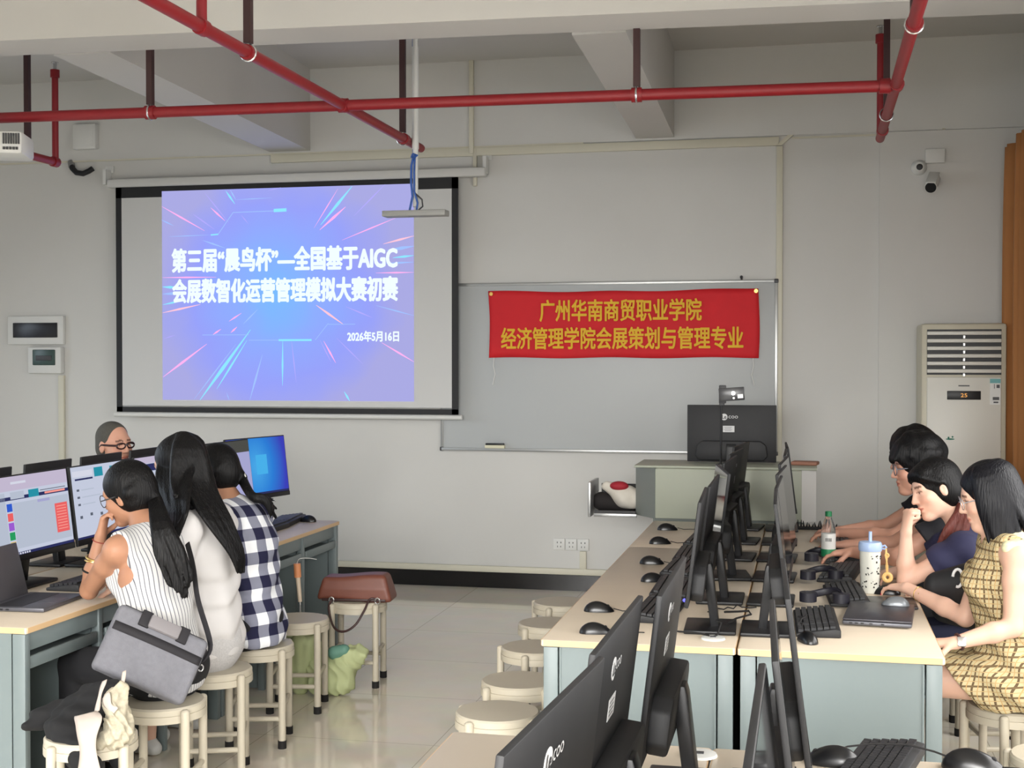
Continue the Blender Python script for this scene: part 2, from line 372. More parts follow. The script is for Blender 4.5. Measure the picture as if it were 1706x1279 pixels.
for (x0, y0, x1, y1, w, mm) in [(22, 130, 265, 272, 8, E_pk), (300, 145, 380, 220, 8, E_pk), (200, 178, 320, 265, 6, E_lv), (385, 55, 435, 128, 9, E_cy), (410, 50, 440, 105, 7, E_lb), (265, 60, 400, 230, 5, E_lv), (1075, 50, 905, 255, 13, E_cy), (1040, 160, 900, 282, 12, E_pk), (1000, 60, 870, 270, 5, E_pk), (1250, 45, 1085, 210, 6, E_lv), (1310, 225, 1020, 340, 6, E_pk), (1402, 325, 1240, 365, 9, E_or), (1400, 380, 1260, 400, 14, E_lb), (1400, 430, 1290, 440, 10, E_cy), (1400, 520, 1200, 520, 7, E_pk), (1400, 465, 1250, 470, 8, E_lb),
        (25, 528, 330, 530, 7, E_pk), (25, 580, 120, 585, 12, E_cy), (25, 620, 140, 615, 12, E_lb), (25, 680, 150, 655, 8, E_cy), (25, 725, 240, 680, 9, E_or), (25, 1085, 275, 900, 11, E_pk), (235, 1212, 520, 822, 16, E_cy), (200, 1210, 440, 900, 6, E_lb), (330, 1150, 500, 880, 9, E_cy), (515, 1208, 585, 960, 9, E_lb), (695, 1130, 697, 880, 8, E_cy), (770, 1110, 745, 880, 5, E_lv), (400, 775, 470, 730, 7, E_pk), (310, 848, 355, 818, 8, E_pk), (410, 838, 445, 806, 8, E_pk), (480, 790, 560, 710, 6, E_lb), (880, 690, 1028, 797, 10, E_or), (1060, 1212, 1030, 1160, 9, E_cy), (1402, 1000, 1230, 895, 8, E_pk), (1402, 752, 1200, 695, 6, E_lb), (1180, 760, 1040, 700, 6, E_lv), (985, 1005, 920, 885, 8, E_pk), (960, 1000, 900, 880, 5, E_lv), (1130, 1010, 990, 870, 5, E_lv), (95, 850, 30, 870, 4, E_lv), (255, 325, 380, 370, 7, E_lb), (20, 205, 90, 240, 6, E_lb), (60, 300, 300, 295, 4, E_lb), (440, 105, 640, 100, 4, E_lb), (400, 1212, 385, 1170, 4, E_lb), (470, 190, 510, 240, 4, E_lv), (620, 60, 690, 45, 4, E_lv)]:
    streak(260+x0*SC, 300+y0*SC, 260+x1*SC, 300+y1*SC, w*SC*1.2, mm)
for (x0, y0, x1, y1, w) in [(425, 175, 650, 172, 4), (650, 170, 720, 168, 17), (340, 295, 425, 175, 4), (300, 296, 342, 293, 7), (675, 880, 855, 880, 10), (510, 880, 675, 880, 3), (875, 880, 945, 790, 3), (945, 795, 1090, 795, 3), (250, 850, 510, 850, 3)]:
    x0, y0, x1, y1 = [260+x0*SC, 300+y0*SC, 260+x1*SC, 300+y1*SC]; w = w*SC
    a = Vector((PX(x0), 0, PZ(y0))); b_ = Vector((PX(x1), 0, PZ(y1))); n_ = (b_-a).normalized().cross(Vector((0, 1, 0)))*w/2*.0049
    stk.use(E_cy if w > 1.8 else E_lb); D = Vector((0, -.0066, 0)); stk.quad(a-n_+D, b_-n_+D, b_+n_+D, a+n_+D)
stk.build('light_streaks', None, sl)
E_txt = emat('slide_white', (236, 250, 255))
text_mesh('slide_title', '第三届“晨鸟杯”—全国基于AIGC', (PX(285), PZ(452), PX(660), PZ(413)), E_txt, T(0, -.008, 0), sl, .038)
text_mesh('slide_title', '会展数智化运营管理模拟大赛初赛', (PX(286), PZ(504), PX(661), PZ(465)), E_txt, T(0, -.008, 0), sl, .038)
text_mesh('slide_date', '2026年5月16日', (PX(580), PZ(571), PX(663), PZ(554)), E_txt, T(0, -.008, 0), sl, .035)

# ------------------------------------------------------------------ whiteboard, banner, eraser
t = thing('whiteboard', 'wide white magnetic board in a thin grey frame behind the red banner', 'whiteboard', (-1.44, 9.61, 1.04))
M_wb = mat('whiteboard_enamel', (181, 184, 184), .45)
bw2, bh = 1.235, 1.232
MB().box((0, 0, bh/2), (bw2*2, .018, bh), .003).build('board', M_wb, t)
k = MB()
for (c, d) in (((0, 0, bh), (bw2*2, .03, .022)), ((0, -.005, 0), (bw2*2, .045, .022)), ((-bw2, 0, bh/2), (.022, .03, bh)), ((bw2, 0, bh/2), (.022, .03, bh))): k.box(c, d, .003)
k.build('board_frame', M_alu, t)
for sx in (-1, 1):
    for z in (0, bh): MB().box((sx*bw2, -.004, z), (.03, .04, .03), .006).build('corner_cap', M_dgrey, t)
t = thing('board_eraser', 'black and cream board eraser lying on the lower whiteboard ledge', 'eraser', (-2.26, 9.582, 1.051))
MB().box((0, 0, .012), (.15, .035, .024), .004).build('felt_pad', mat('cream_felt', (220, 216, 190), .9), t)
MB().box((0, 0, .03), (.14, .035, .014), .004).build('grip', M_black, t)
BX0, BX1, BZ0, BZ1 = -2.306, -.326, 1.725, 2.222
t = thing('banner', 'red cloth banner with yellow Chinese lettering pinned to the whiteboard', 'banner', ((BX0+BX1)/2, 9.585, BZ0))
bw_, bh_ = BX1-BX0, BZ1-BZ0
def bf(u, v): return Vector(((u-.5)*bw_+.006*math.sin(v*4), -.004+.006*math.sin(u*31+v*3)*(.4+.6*abs(u-.5))+.006*math.sin(u*11-v*7), v*bh_-.012*math.sin(u*math.pi)*v+.004*math.sin(u*17)))
fl = MB().grid(bf, 60, 12).build('cloth', mat('red_banner_cloth', (206, 26, 36), .75, var=.06, scale=5), t, solid=.002)
M_yel = mat('yellow_print', (224, 178, 40), .7)
BPX = lambda x: -bw_/2+(x-817.5)/(1266-817.5)*bw_
BPZ = lambda y: bh_-(y-484)/(594.5-484)*bh_
text_mesh('banner_lettering', '广州华南商贸职业学院', (BPX(906), BPZ(535), BPX(1174), BPZ(500)), M_yel, T(0, -.02, 0), t, .02)
text_mesh('banner_lettering', '经济管理学院会展策划与管理专业', (BPX(840), BPZ(580), BPX(1241), BPZ(545)), M_yel, T(0, -.02, 0), t, .02)
for sx in (-1, 1):
    k = MB(); k.cyl((sx*(bw_/2-.02), -.02, bh_-.022), (sx*(bw_/2-.02), -.004, bh_-.022), .014, n=12); k.build('magnet_pin', mat('brass', (214, 178, 96), .3, .6) if sx < 0 else MATS['brass'], t)
    k = MB(); k.tube([(sx*(bw_/2-.04), -.006, 0), (sx*(bw_/2-.035), -.008, -.06), (sx*(bw_/2-.05), -.006, -.12), (sx*(bw_/2-.03), -.006, -.2)], .004, 6); k.build('tie_string', M_white, t)
t = thing('wall_hook', 'tiny dark hook above the right top edge of the whiteboard', 'hook', (-.45, 9.6, 2.29))
MB().cyl((0, .03, 0), (0, -.02, .01), .008, n=8).ball((0, -.02, .012), .011, 8).build('hook_pin', M_dgrey, t)

# ------------------------------------------------------------------ wall boxes, sockets, wall speaker, hose, cameras
t = thing('breaker_box', 'wide white breaker panel with a long black window on left wall area', 'electrical panel', (-6.08, 9.63, 1.845))
MB().box((0, -.02, .105), (.5, .04, .23), .006).build('panel_frame', M_white, t); MB().box((0, -.042, .105), (.40, .008, .12), .004).build('panel_window', mat('smoked_plastic', (34, 34, 38), .25), t)
t = thing('breaker_box', 'small white breaker box with a green tinted window below the wide panel', 'electrical panel', (-5.99, 9.63, 1.60))
MB().box((0, -.03, .108), (.3, .06, .215), .012).build('box_body', M_white, t); MB().box((.0, -.062, .13), (.2, .008, .125), .006).build('box_window', mat('green_smoked_plastic', (58, 78, 74), .25), t)
MB().box((0, -.067, .125), (.14, .006, .04), .002).build('switch_row', M_dgrey, t)
t = thing('wall_speaker', 'square white wall box under the beam at upper left', 'wall box', (-5.62, 9.63, 3.39))
MB().box((0, -.035, .1), (.2, .07, .2), .008).build('housing', M_white, t); MB().box((0, -.072, .1), (.16, .004, .16), .002).build('front_plate', M_white, t)
t = thing('cut_hose', 'short curved black hose stub on the wall left of the screen case', 'hose', (-5.66, 9.6, 3.2))
MB().tube([(-.10, .02, .08), (-.08, -.01, .045), (-.03, -.03, .005), (.03, -.035, -.005), (.08, -.03, .015), (.11, -.025, .035)], .022, 12).build('hose', M_black2, t)
MB().cyl((-.115, .03, .1), (-.09, .0, .06), .027, n=12).build('hose_ferrule', M_grey, t)
for i, xx in enumerate((-1.78, -1.69, -1.60)):
    t = thing('wall_socket', ['leftmost of three white wall sockets low on the front wall', 'middle of three white wall sockets low on the front wall', 'rightmost of three white wall sockets, with a cable duct below it'][i], 'socket', (xx, 9.63, .30), 0, 'row of wall sockets')
    MB().box((0, -.006, .043), (.086, .012, .086), .004).build('socket_plate', M_white, t)
    k = MB()
    for dx in (-.014, .014): k.box((dx, -.0125, .056), (.005, .002, .012))
    for dx in (-.012, .012): k.box((dx, -.0125, .026), (.004, .002, .012), M=RY(0))
    k.build('socket_slots', M_black, t)
struct('trim_14', MB().box((-1.60, YF-.012, .225), (.05, .024, .14), .003), M_ivory)
def dome_mats(): pass
t = thing('security_camera', 'small round white turret camera at the upper right of wall', 'camera', (.764, 9.63, 3.045))
MB().lathe([(0, .0), (.05, 0), (.055, .02), (.05, .06), (.03, .085), (0, .09)], 20, RX(90)).build('turret', M_white, t)
MB().lathe([(.0, .0), (.022, 0), (.022, .006), (0, .008)], 16, T(0, -.088, -.004) @ RX(90)).build('lens', M_black, t)
t = thing('security_camera', 'white bullet camera tilted down below the junction box at right', 'camera', (.86, 9.63, 2.93))
MB().cyl((0.02, 0, .05), (0.02, -.05, .05), .03, n=14).cyl((.02, -.04, .05), (-.0, -.12, .01), .012, n=10).build('camera_arm', M_white, t)
k = MB(); Mb = T(-.01, -.11, .0) @ RX(28) @ RZ(-12); k.cyl((0, .07, 0), (0, -.1, 0), .042, n=20, M=Mb); k.box((0, -.02, .042), (.07, .2, .008), .003, Mb); k.build('camera_body', M_white, t)
MB().cyl((0, -.098, 0), (0, -.104, 0), .037, n=20, M=Mb).build('lens', M_black, t)
t = thing('junction_box', 'white junction box with thin conduit beside the wall cameras', 'junction box', (.87, 9.63, 3.075))
MB().box((0, -.03, .045), (.13, .06, .1), .006).build('box_body', M_white, t); MB().box((.06, -.01, .165), (.02, .02, .15), .003).build('conduit', M_ivory, t)

# ------------------------------------------------------------------ hanging white pole with a plate, projector
t = thing('hanging_pole', 'white ceiling pole with blue cables and a flat grey plate before screen', 'ceiling mount', (-2.25, 7.5, 2.55))
MB().cyl((0, 0, .06), (0, 0, 1.395), .016, n=14).cyl((0, 0, .4), (0, 0, 1.0), .02, n=14).build('pole', M_white, t)
MB().box((0, 0, .02), (.385, .10, .034), .004).build('plate', mat('grey_plate', (152, 152, 148), .5), t)
M_blue = mat('blue_cable', (40, 84, 160), .5)
k = MB(); k.tube([(-.005, -.02, .36), (-.018, -.025, .3), (-.02, -.025, .2), (-.012, -.022, .12), (-.03, -.02, .04)], .007, 8)
k.tube([(.003, -.022, .36), (.0, -.028, .26), (.0, -.028, .15), (.02, -.024, .08), (.012, -.02, .04)], .006, 8)
k.tube([(-.012, -.018, .37), (-.02, -.02, .35), (.0, -.034, .34), (.018, -.02, .36), (-.01, -.018, .37)], .005, 6); k.build('blue_cables', M_blue, t)
MB().tube([(.0, -.02, .14), (.045, -.02, .10), (.05, -.02, .06), (.02, -.02, .035)], .005, 6).build('dark_cable', M_dgrey, t)
MB().tube([(-.016, .005, 1.3), (-.018, .005, .95), (-.017, .005, .35)], .004, 6).build('pole_cable', M_blue, t)
t = thing('projector', 'white ceiling projector cut off by the left edge of the photo', 'projector', (-4.16, 6.2, 2.77), R(20))
MB().box((0, 0, .06), (.34, .28, .12), .02).build('body', M_white, t)
k = MB()
for i in range(7): k.box((.078+i*.0125, -.143, .078), (.0075, .01, .055))
k.build('vent_grille', M_dgrey, t)
k = MB()
for i in range(5): k.box((.08+i*.016, -.143, .028), (.011, .01, .014))
k.build('ports', M_dgrey, t)
MB().cyl((0, 0, .12), (0, 0, .56), .02, n=12).box((0, 0, .125), (.16, .12, .012), .003).build('mount', M_white, t)

# ------------------------------------------------------------------ air conditioner, curtain
t = thing('air_conditioner', 'tall white floor-standing air conditioner with louvres beside brown curtain', 'air conditioner', (1.02, 9.36, 0))
M_ac = mat('ac_ivory', (214, 212, 203), .4); M_acs = mat('ac_frame', (196, 190, 170), .45)
k = MB(); k.box((0, .0, .975), (.54, .40, 1.95), .02); k.build('cabinet', M_acs, t)
MB().box((0, -.205, .80), (.468, .02, 1.59), .006).build('front_panel', M_ac, t)
MB().box((0, -.203, 1.105), (.47, .021, .004)).build('panel_seam', M_grey, t)
MB().box((0, -.2, 1.76), (.468, .012, .30)).build('outlet_recess', M_black, t)
k = MB()
for i in range(6): k.box((0, -.21, 1.885-i*.05), (.466, .014, .024), .004, None)
k.build('louvre', M_ac, t)
k = MB()
for i in range(6): k.box((.0, -.206, 1.86-i*.05), (.012, .02, .018))
k.build('louvre_clips', M_chrome, t)
MB().box((.0, -.216, 1.475), (.212, .01, .058), .003).build('display', M_black, t)
E_dig = emat('display_digit', (240, 170, 90), 1.0)
text_mesh('display_digits', '25', (-.02, 1.463, .02, 1.488), E_dig, T(0, -.222, 0), t, .01)
MB().box((0, -.2165, 1.538), (.07, .002, .008)).build('nameplate', M_dgrey, t)
k = MB(); k.box((.195, -.2165, 1.5), (.066, .002, .17)); st = k.build('energy_label', M_white, t)
MB().box((.195, -.2185, 1.57), (.066, .002, .028)).build('label_band', mat('teal_print', (110, 170, 170), .6), st)
MB().box((.19, -.2185, 1.535), (.004, .002, .03)).box((.213, -.2185, 1.535), (.02, .002, .022)).box((.2, -.2185, 1.455), (.04, .002, .02)).box((.2, -.2185, 1.43), (.03, .002, .01)).build('label_print', M_dgrey, st)
k = MB(); k.ball((-.085, -.216, 1.185), (.03, .002, .005), 10); k.ball((-.095, -.216, 1.195), (.006, .002, .006), 8); k.ball((-.07, -.216, 1.2), (.006, .002, .006), 8); k.build('emblem', mat('green_print', (40, 120, 100), .6), t)
M_cur = mat('brown_curtain', (168, 112, 62), .85, var=.08, scale=3, stretch=(1, 1, .1))
t = thing('curtain', 'long brown window curtain hanging at the right edge of the photo', 'curtain', (1.455, 8.85, .25))
def cf(u, v):
    y = -.95+u*1.52; z = v*2.88; a = .055*(.7+.6*v)
    return Vector((-.10+a*math.sin(u*70)+.03*math.sin(u*19)+.03*v**4, y+.02*math.cos(u*70), z))
MB().grid(cf, 110, 20).build('drape', M_cur, t, solid=.004)
k = MB(); k.cyl((-.06, -1.0, 2.92), (-.06, .62, 2.92), .014, n=10)
k.build('curtain_rail', M_alu, t)
# ------------------------------------------------------------------ computer desks (front faces local +Y, length along X)
def desk(label, L, D, loc, rz, bays, group):
    t = thing('computer_desk', label, 'desk', loc, rz, group)
    g = .004
    MB().box((0, 0, .7375), (L-g, D-g, .025), .006).build('desktop', M_wood, t)
    k = MB()
    for sy in (-1, 1): k.box((0, sy*(D/2-g/2), .7375), (L-.02, .0022, .02))
    for sx in (-1, 1): k.box((sx*(L/2-g/2), 0, .7375), (.0022, D-.02, .02))
    k.build('edge_band', M_woodE, t)
    for sx in (-1, 1):
        k = MB(); x = sx*(L/2-.022)
        k.box((x, 0, .362), (.02, D-.13, .725)); k.box((x, D/2-.035, .362), (.034, .05, .725), .003); k.box((x, -D/2+.035, .362), (.034, .05, .725), .003)
        k.box((x+sx*.012, D/2-.068, .362), (.006, .006, .72)); k.box((x+sx*.012, -D/2+.068, .362), (.006, .006, .72))
        k.build('end_panel', M_steel, t)
    MB().box((0, -D/2+.03, .40), (L-.05, .015, .62)).build('back_panel', M_steelD, t)  # darker green carries the interior shade under the desktop
    MB().box((0, D/2-.035, .69), (L-.07, .02, .07), .003).build('apron', M_steel, t)
    for i in range(1, bays):
        x = -L/2+i*L/bays
        MB().box((x, D/2-.035, .362), (.03, .035, .725), .003).box((x, 0, .36), (.012, D-.12, .7)).build('divider', M_steel, t)
    for i in range(bays):
        x = -L/2+(i+.5)*L/bays
        k = MB(); k.box((x, D/2-.16, .615), (L/bays-.06, .28, .012)); k.box((x, D/2-.022, .615), (L/bays-.07, .016, .045), .004); k.build('keyboard_tray', M_steel, t)
    return t
GR = 'computer desks'
# local +Y -> world +X for rz=-90 ; world -X for rz=+90
D_ = .660
RBL, RBR = -.5515, .1125
desk('near left desk of the right-hand block, bare edge facing the aisle stools', 2.32, D_, (RBL, 5.57, 0), R(90), 4, GR)
desk('near right desk of the right-hand block holding tumbler, laptop and bottle', 2.32, D_, (RBR, 5.57, 0), R(-90), 4, GR)
desk('far left desk of the right-hand block next to the teaching lectern', 1.12, D_, (RBL, 7.295, 0), R(90), 2, GR)
desk('far right desk of the right-hand block in front of the lectern', 1.12, D_, (RBR, 7.295, 0), R(-90), 2, GR)
desk('foreground left desk at the bottom edge carrying the branded black monitors', 2.32, D_, (RBL-.0, 2.105, 0), R(90), 4, GR)
desk('foreground right desk at the bottom edge with keyboard and big mouse', 2.32, D_, (RBR, 2.105, 0), R(-90), 4, GR)
desk('near desk of the left-hand block with an open laptop on it', 1.62, D_, (-3.035, 5.01, 0), R(-90), 3, GR)
desk('far desk of the left-hand block ending by the brown handbag stool', 1.62, D_, (-3.035, 6.635, 0), R(-90), 3, GR)
desk('near rear desk of the left-hand block behind the lit monitors', 1.62, .5, (-3.62, 5.01, 0), R(90), 3, GR)
desk('far rear desk of the left-hand block where the man in glasses sits', 1.62, .5, (-3.62, 6.635, 0), R(90), 3, GR)

# ------------------------------------------------------------------ monitors (screen faces local +Y)
E_w = emat('screen_white', (190, 196, 214)); E_w2 = emat('screen_grey_white', (176, 184, 200)); E_tab = emat('screen_tab_bar', (188, 178, 200)); E_nav = emat('screen_navy', (44, 48, 92)); E_teal = emat('screen_teal', (40, 140, 160)); E_red = emat('screen_red', (226, 96, 96)); E_redl = emat('screen_red_line', (240, 150, 140))
E_b1 = emat('screen_blue', (48, 88, 196)); E_gr = emat('screen_green', (40, 150, 90)); E_pu = emat('screen_purple', (150, 90, 200)); E_ye = emat('screen_yellow', (220, 190, 120)); E_dk = emat('screen_dark_text', (90, 96, 110)); E_lil = emat('screen_lilac', (160, 160, 200)); E_gray = emat('screen_dark_grey', (74, 74, 70)); E_lg = emat('screen_pale', (206, 208, 222))
M_decal = mat('white_decal', (205, 205, 205), .5)
M_decalk = mat('dark_decal', (40, 40, 44), .5)
PW, PH, PZ0 = .278, .36, .118
TILT = 7
def monitor(label, loc, rz, content='off', group='black monitors', logo=False, tilt=TILT, led=False, PW=.278):
    t = thing('monitor', label, 'monitor', loc, rz, group)
    Mt = T(0, .045, .30) @ RX(tilt) @ T(0, 0, -.30)
    k = MB(); k.box((0, 0, PZ0+PH/2), (PW*2, .012, PH), .003, Mt)
    k.prism([(x_*PW/.278, z_) for x_, z_ in ((-.20, PZ0+.012), (.20, PZ0+.012), (.225, PZ0+.04), (.215, PZ0+.108), (.18, PZ0+.135), (-.18, PZ0+.135), (-.215, PZ0+.108), (-.225, PZ0+.04))], -.05, -.004, 'y', Mt, .008)
    k.build('casing', M_black2, t)
    k = MB(); k.box((0, .0068, PZ0+.013), (PW*2-.002, .003, .024), .001, Mt); k.build('lower_bezel', M_black, t)
    sc = (-PW+.006, PZ0+.028, PW-.006, PZ0+PH-.006)
    s = MB()
    def r(u0, v0, u1, v1, m, d=0):   # u from left as the user sees it, v from the bottom
        s.use(m); X = lambda u: sc[2]-(sc[2]-sc[0])*u; Zv = lambda v: sc[1]+(sc[3]-sc[1])*v; y = .0066+.0004*d
        s.quad(Mt @ Vector((X(u0), y, Zv(v0))), Mt @ Vector((X(u1), y, Zv(v0))), Mt @ Vector((X(u1), y, Zv(v1))), Mt @ Vector((X(u0), y, Zv(v1))))
    if content == 'off': r(0, 0, 1, 1, M_screenoff)
    elif content == 'web1':
        r(0, 0, 1, 1, E_w); r(0, .82, 1, 1, E_tab, 1); r(.0, .70, 1, .745, E_nav, 1); r(.2, .71, .38, .80, E_w2, 2); r(.44, .70, .58, .80, E_teal, 2); r(.66, .715, .95, .74, E_redl, 2)
        r(.22, .9, .42, .93, E_lg, 2); r(.6, .765, .96, .775, E_dk, 2)
        for i, mm in enumerate((E_b1, E_red, E_pu, E_gr, E_ye)): r(.14, .56-i*.12, .21, .66-i*.12, mm, 2)
        r(0, 0, .13, .8, E_w2, 1); r(.22, .08, .985, .66, E_w2, 1); r(.55, .62, .72, .655, E_lil, 2); r(.78, .17, .96, .56, E_red, 2)
        for i in range(9): r(.80, .21+i*.038, .94, .222+i*.038, E_redl, 3)
        r(0, 0, 1, .035, E_nav, 2)
        for i in range(8): r(.15+i*.03, .005, .17+i*.03, .028, E_lg, 3)
    elif content == 'web2':
        r(0, 0, 1, 1, E_w); r(.02, .86, .33, .94, E_lg, 1); r(.36, .83, .5, .96, E_teal, 1); r(.62, .82, .85, .95, E_teal, 1); r(.05, .81, .33, .835, E_nav, 1); r(.5, .72, .6, .74, E_redl, 1)
        for i in range(3): r(.06, .66-i*.1, .1, .69-i*.1, E_dk, 1); r(.13, .665-i*.1, .33+.1*(i % 2), .68-i*.1, E_w2, 1)
        for i in range(5): r(.07+i*.16, .28+.02*(i % 2), .11+i*.16, .32+.02*(i % 2), E_dk, 1)
        r(0, 0, 1, .03, E_nav, 1)
    elif content == 'web3':
        r(0, 0, 1, 1, E_w); r(0, .9, 1, 1, E_tab, 1); r(0, .78, 1, .89, E_nav, 1); r(.1, .4, .5, .42, E_dk, 1); r(0, 0, 1, .03, E_nav, 1)
    elif content == 'grey':
        r(0, 0, 1, 1, E_gray); r(.45, .0, 1, .62, E_lil, 1); r(.6, .62, 1, .8, E_lil, 1)
    elif content == 'blue': pass
    if content == 'blue':
        m = MATS.get('desktop_wallpaper')
        if m is None:
            m = bpy.data.materials.new('desktop_wallpaper'); MATS['desktop_wallpaper'] = m; m.use_nodes = True; nt = m.node_tree; nt.nodes.clear()
            o_ = nt.nodes.new('ShaderNodeOutputMaterial'); e_ = nt.nodes.new('ShaderNodeEmission'); c_ = nt.nodes.new('ShaderNodeTexCoord'); gmap = nt.nodes.new('ShaderNodeMapping'); gmap.inputs['Location'].default_value = (-.06, 0, -.8); gmap.inputs['Scale'].default_value = (3.2, .1, 2.6)
            gmap.vector_type = 'POINT'; l_ = nt.nodes.new('ShaderNodeVectorMath'); l_.operation = 'LENGTH'; q_ = nt.nodes.new('ShaderNodeValToRGB'); ee = q_.color_ramp.elements
            ee[0].color = rgb((70, 160, 222)); ee[0].position = .05; ee[1].color = rgb((58, 62, 176)); ee[1].position = .9; ex = ee.new(.5); ex.color = rgb((44, 120, 206))
            nt.links.new(c_.outputs['Object'], gmap.inputs[0]); nt.links.new(gmap.outputs[0], l_.inputs[0]); nt.links.new(l_.outputs['Value'], q_.inputs[0]); nt.links.new(q_.outputs[0], e_.inputs[0]); nt.links.new(e_.outputs[0], o_.inputs[0])
        r(0, 0, 1, 1, m); r(.47, .35, .66, .7, emat('window_light', (70, 170, 226)) if 'window_light' not in MATS else MATS['window_light'], 1); r(0, 0, 1, .035, E_nav, 1)
    s.build('screen', None, t)
    k = MB(); k.prism([(-.035, .01), (-.005, .01), (.022, .215), (.022, .235), (-.006, .235), (-.012, .215)], -.031, .031, 'x', None, .003); k.build('stand_neck', M_black, t)
    MB().box((0, -.004, .007), (.24, .18, .014), .005).build('stand_base', M_black, t)
    if logo:
        Mb = Mt @ T(0, -.0062, 0)
        zc = PZ0+PH*.79
        k = MB(); k.cyl((-.046, 0, zc), (-.046, -.0012, zc), .021, n=24, M=Mb); dk = k.build('logo_disc', M_decal, t)
        text_mesh('logo_letters', 'Le', (-.059, zc-.011, -.033, zc+.013), M_decalk, Mb @ T(0, -.0012, 0), dk, .03)
        text_mesh('logo_lettering', 'coo', (-.019, zc-.0085, .04, zc+.0085), M_decal, Mb, t, .0)
        k = MB(); k.box((-.018, -.0006, PZ0+PH*.58), (.072, .001, .04), 0, Mb); lb = k.build('spec_sticker', M_decal, t)
        k = MB()
        for i in range(4): k.box((-.022, -.0014, PZ0+PH*.58+.012-i*.008), (.05-.008*(i % 2), .0004, .002), 0, Mb)
        k.build('sticker_print', M_dgrey, lb)
    if led: MB().ball((-.2, .012, PZ0+.012), .006, 8, Mt).build('power_light', emat('blue_led', (90, 90, 255), 3) if 'blue_led' not in MATS else MATS['blue_led'], t)
    return t
DZ = .751
seats = [4.72+.575*i for i in range(6)]
Lx, Rx_ = -.30, -.125
nth = ['first', 'second', 'third', 'fourth', 'fifth', 'sixth']
LY = [2, 0, 9, -3, -4, -6]; RY_ = [1, -1, -3, -3, 0, 2]
for i, y in enumerate(seats):
    monitor('black monitor facing left on the right-hand block, %s from the near end' % nth[i], (Lx-.03, y, DZ), R(90+LY[i]), 'off', 'left-facing monitors of the right block', logo=(i > 3), led=(i == 0))
for i, y in enumerate(seats):
    monitor('dark monitor facing the women on the right-hand block, %s from the near end' % nth[i], (Rx_, y, DZ), R(-90+RY_[i]), 'off', 'right-facing monitors of the right block')
for i, (y, x, a) in enumerate(((1.81, -.313, -4), (2.375, -.305, -1), (2.93, -.262, 0))):
    monitor(['nearest black monitor at the bottom edge, round logo on its back', 'foreground monitor second from the camera, logo and white sticker on back', 'foreground monitor third from camera, seen nearly edge on, thick back housing'][i], (x, y, DZ), R(90+a), 'off', 'foreground left-facing monitors', logo=True)
for i, (y, x) in enumerate(((1.82, -.088), (2.39, -.078), (2.95, -.066))):
    monitor(['foreground right-facing monitor closest to the camera, at the very bottom', 'foreground right-facing monitor showing its dark slanted screen edge', 'foreground right-facing monitor furthest from camera, thin bright top edge'][i], (x, y, DZ), R(-90+(2 if i else 0)), 'off', 'foreground right-facing monitors')
for i, (y, c, lb, a) in enumerate(((5.02, 'web1', 'lit monitor showing a web page with a red box, at left edge', 0), (5.60, 'web2', 'lit monitor with a pale page before the woman in striped top', 0), (6.18, 'web3', 'lit monitor with a pale page half hidden behind long black hair', 0), (6.74, 'grey', 'monitor with a dark grey picture behind the woman in checks', -4), (7.17, 'blue', 'lit monitor with a blue desktop at the end of left block', -14))):
    monitor(lb, (-3.24+(.09 if i > 2 else 0), y, DZ+(.03 if i > 2 else 0)), R(-90+a), c, 'lit monitors of the left block')
for i, y in enumerate((5.09, 5.585, 6.065, 6.55)):
    monitor(['rear monitor at the far left edge, only its top bar showing', 'rear monitor whose black top shows over the red-box web page', 'rear monitor whose black top hides the chin of the man', 'rear monitor mostly hidden by the long-haired woman'][i], (-3.44, y, DZ-.0), R(90), 'off', 'rear monitors of the left block', PW=.196, tilt=3)
# ------------------------------------------------------------------ keyboards and mice
def keyboard(label, loc, rz, group='black keyboards', L=.44, D=.15):
    t = thing('keyboard', label, 'keyboard', loc, rz, group)
    k = MB(); k.prism([(-D/2, 0), (D/2, 0), (D/2, .026), (D/2-.02, .03), (-D/2, .012)], -L/2, L/2, 'x', None, .003); k.build('keyboard_case', M_black2, t)
    k = MB()
    sl = math.atan2(.018, D-.02)
    for r_ in range(6):
        y = -D/2+.016+r_*.0215; z = .016+(y+D/2)*.125
        segs = [(-L/2+.012+i*.0186, .0155) for i in range(15)] if r_ else [(-L/2+.012+i*.0186, .0155) for i in range(3)]+[(-L/2+.012+.0186*3, .11)]+[(-L/2+.012+i*.0186, .0155) for i in range(9, 15)]
        segs += [(L/2-.155+i*.0186, .0155) for i in range(3)]+[(L/2-.088+i*.0186, .0155) for i in range(4)]
        for (x, w_) in segs: k.box((x+w_/2, y, z), (w_, .0175, .011), 0)
    k.build('keys', M_kb, t)
    return t
M_kb = mat('black_keys', (34, 34, 37), .5)
def mouse(label, loc, rz, group='black mice', cable=None, m=None, s=1.0):
    t = thing('computer_mouse', label, 'mouse', loc, rz, group); k = MB()
    k.ball((0, 0, 0), 1, 20); bm = k.bm
    for v in bm.verts:
        x, y, z = v.co; z = max(z, 0)
        yy = y*.058; w_ = .032*(1-.12*math.cos(y*2.6)); h = .038*(1-.22*y-.16*y*y)
        v.co = Vector((x*w_, yy, z*h))*s
    bmesh.ops.remove_doubles(bm, verts=bm.verts, dist=1e-5)
    k.build('shell', m or M_ms, t, 60)
    MB().cyl((-.004*s, .034*s, .0205*s), (.004*s, .034*s, .0205*s), .0065*s, n=10).build('scroll_wheel', M_rubber, t)
    if cable:
        MB().tube([Vector(p) for p in cable], .0018, 6).build('cable', M_rubber, t)
    return t
M_ms = mat('black_mouse_shell', (18, 18, 20), .3)
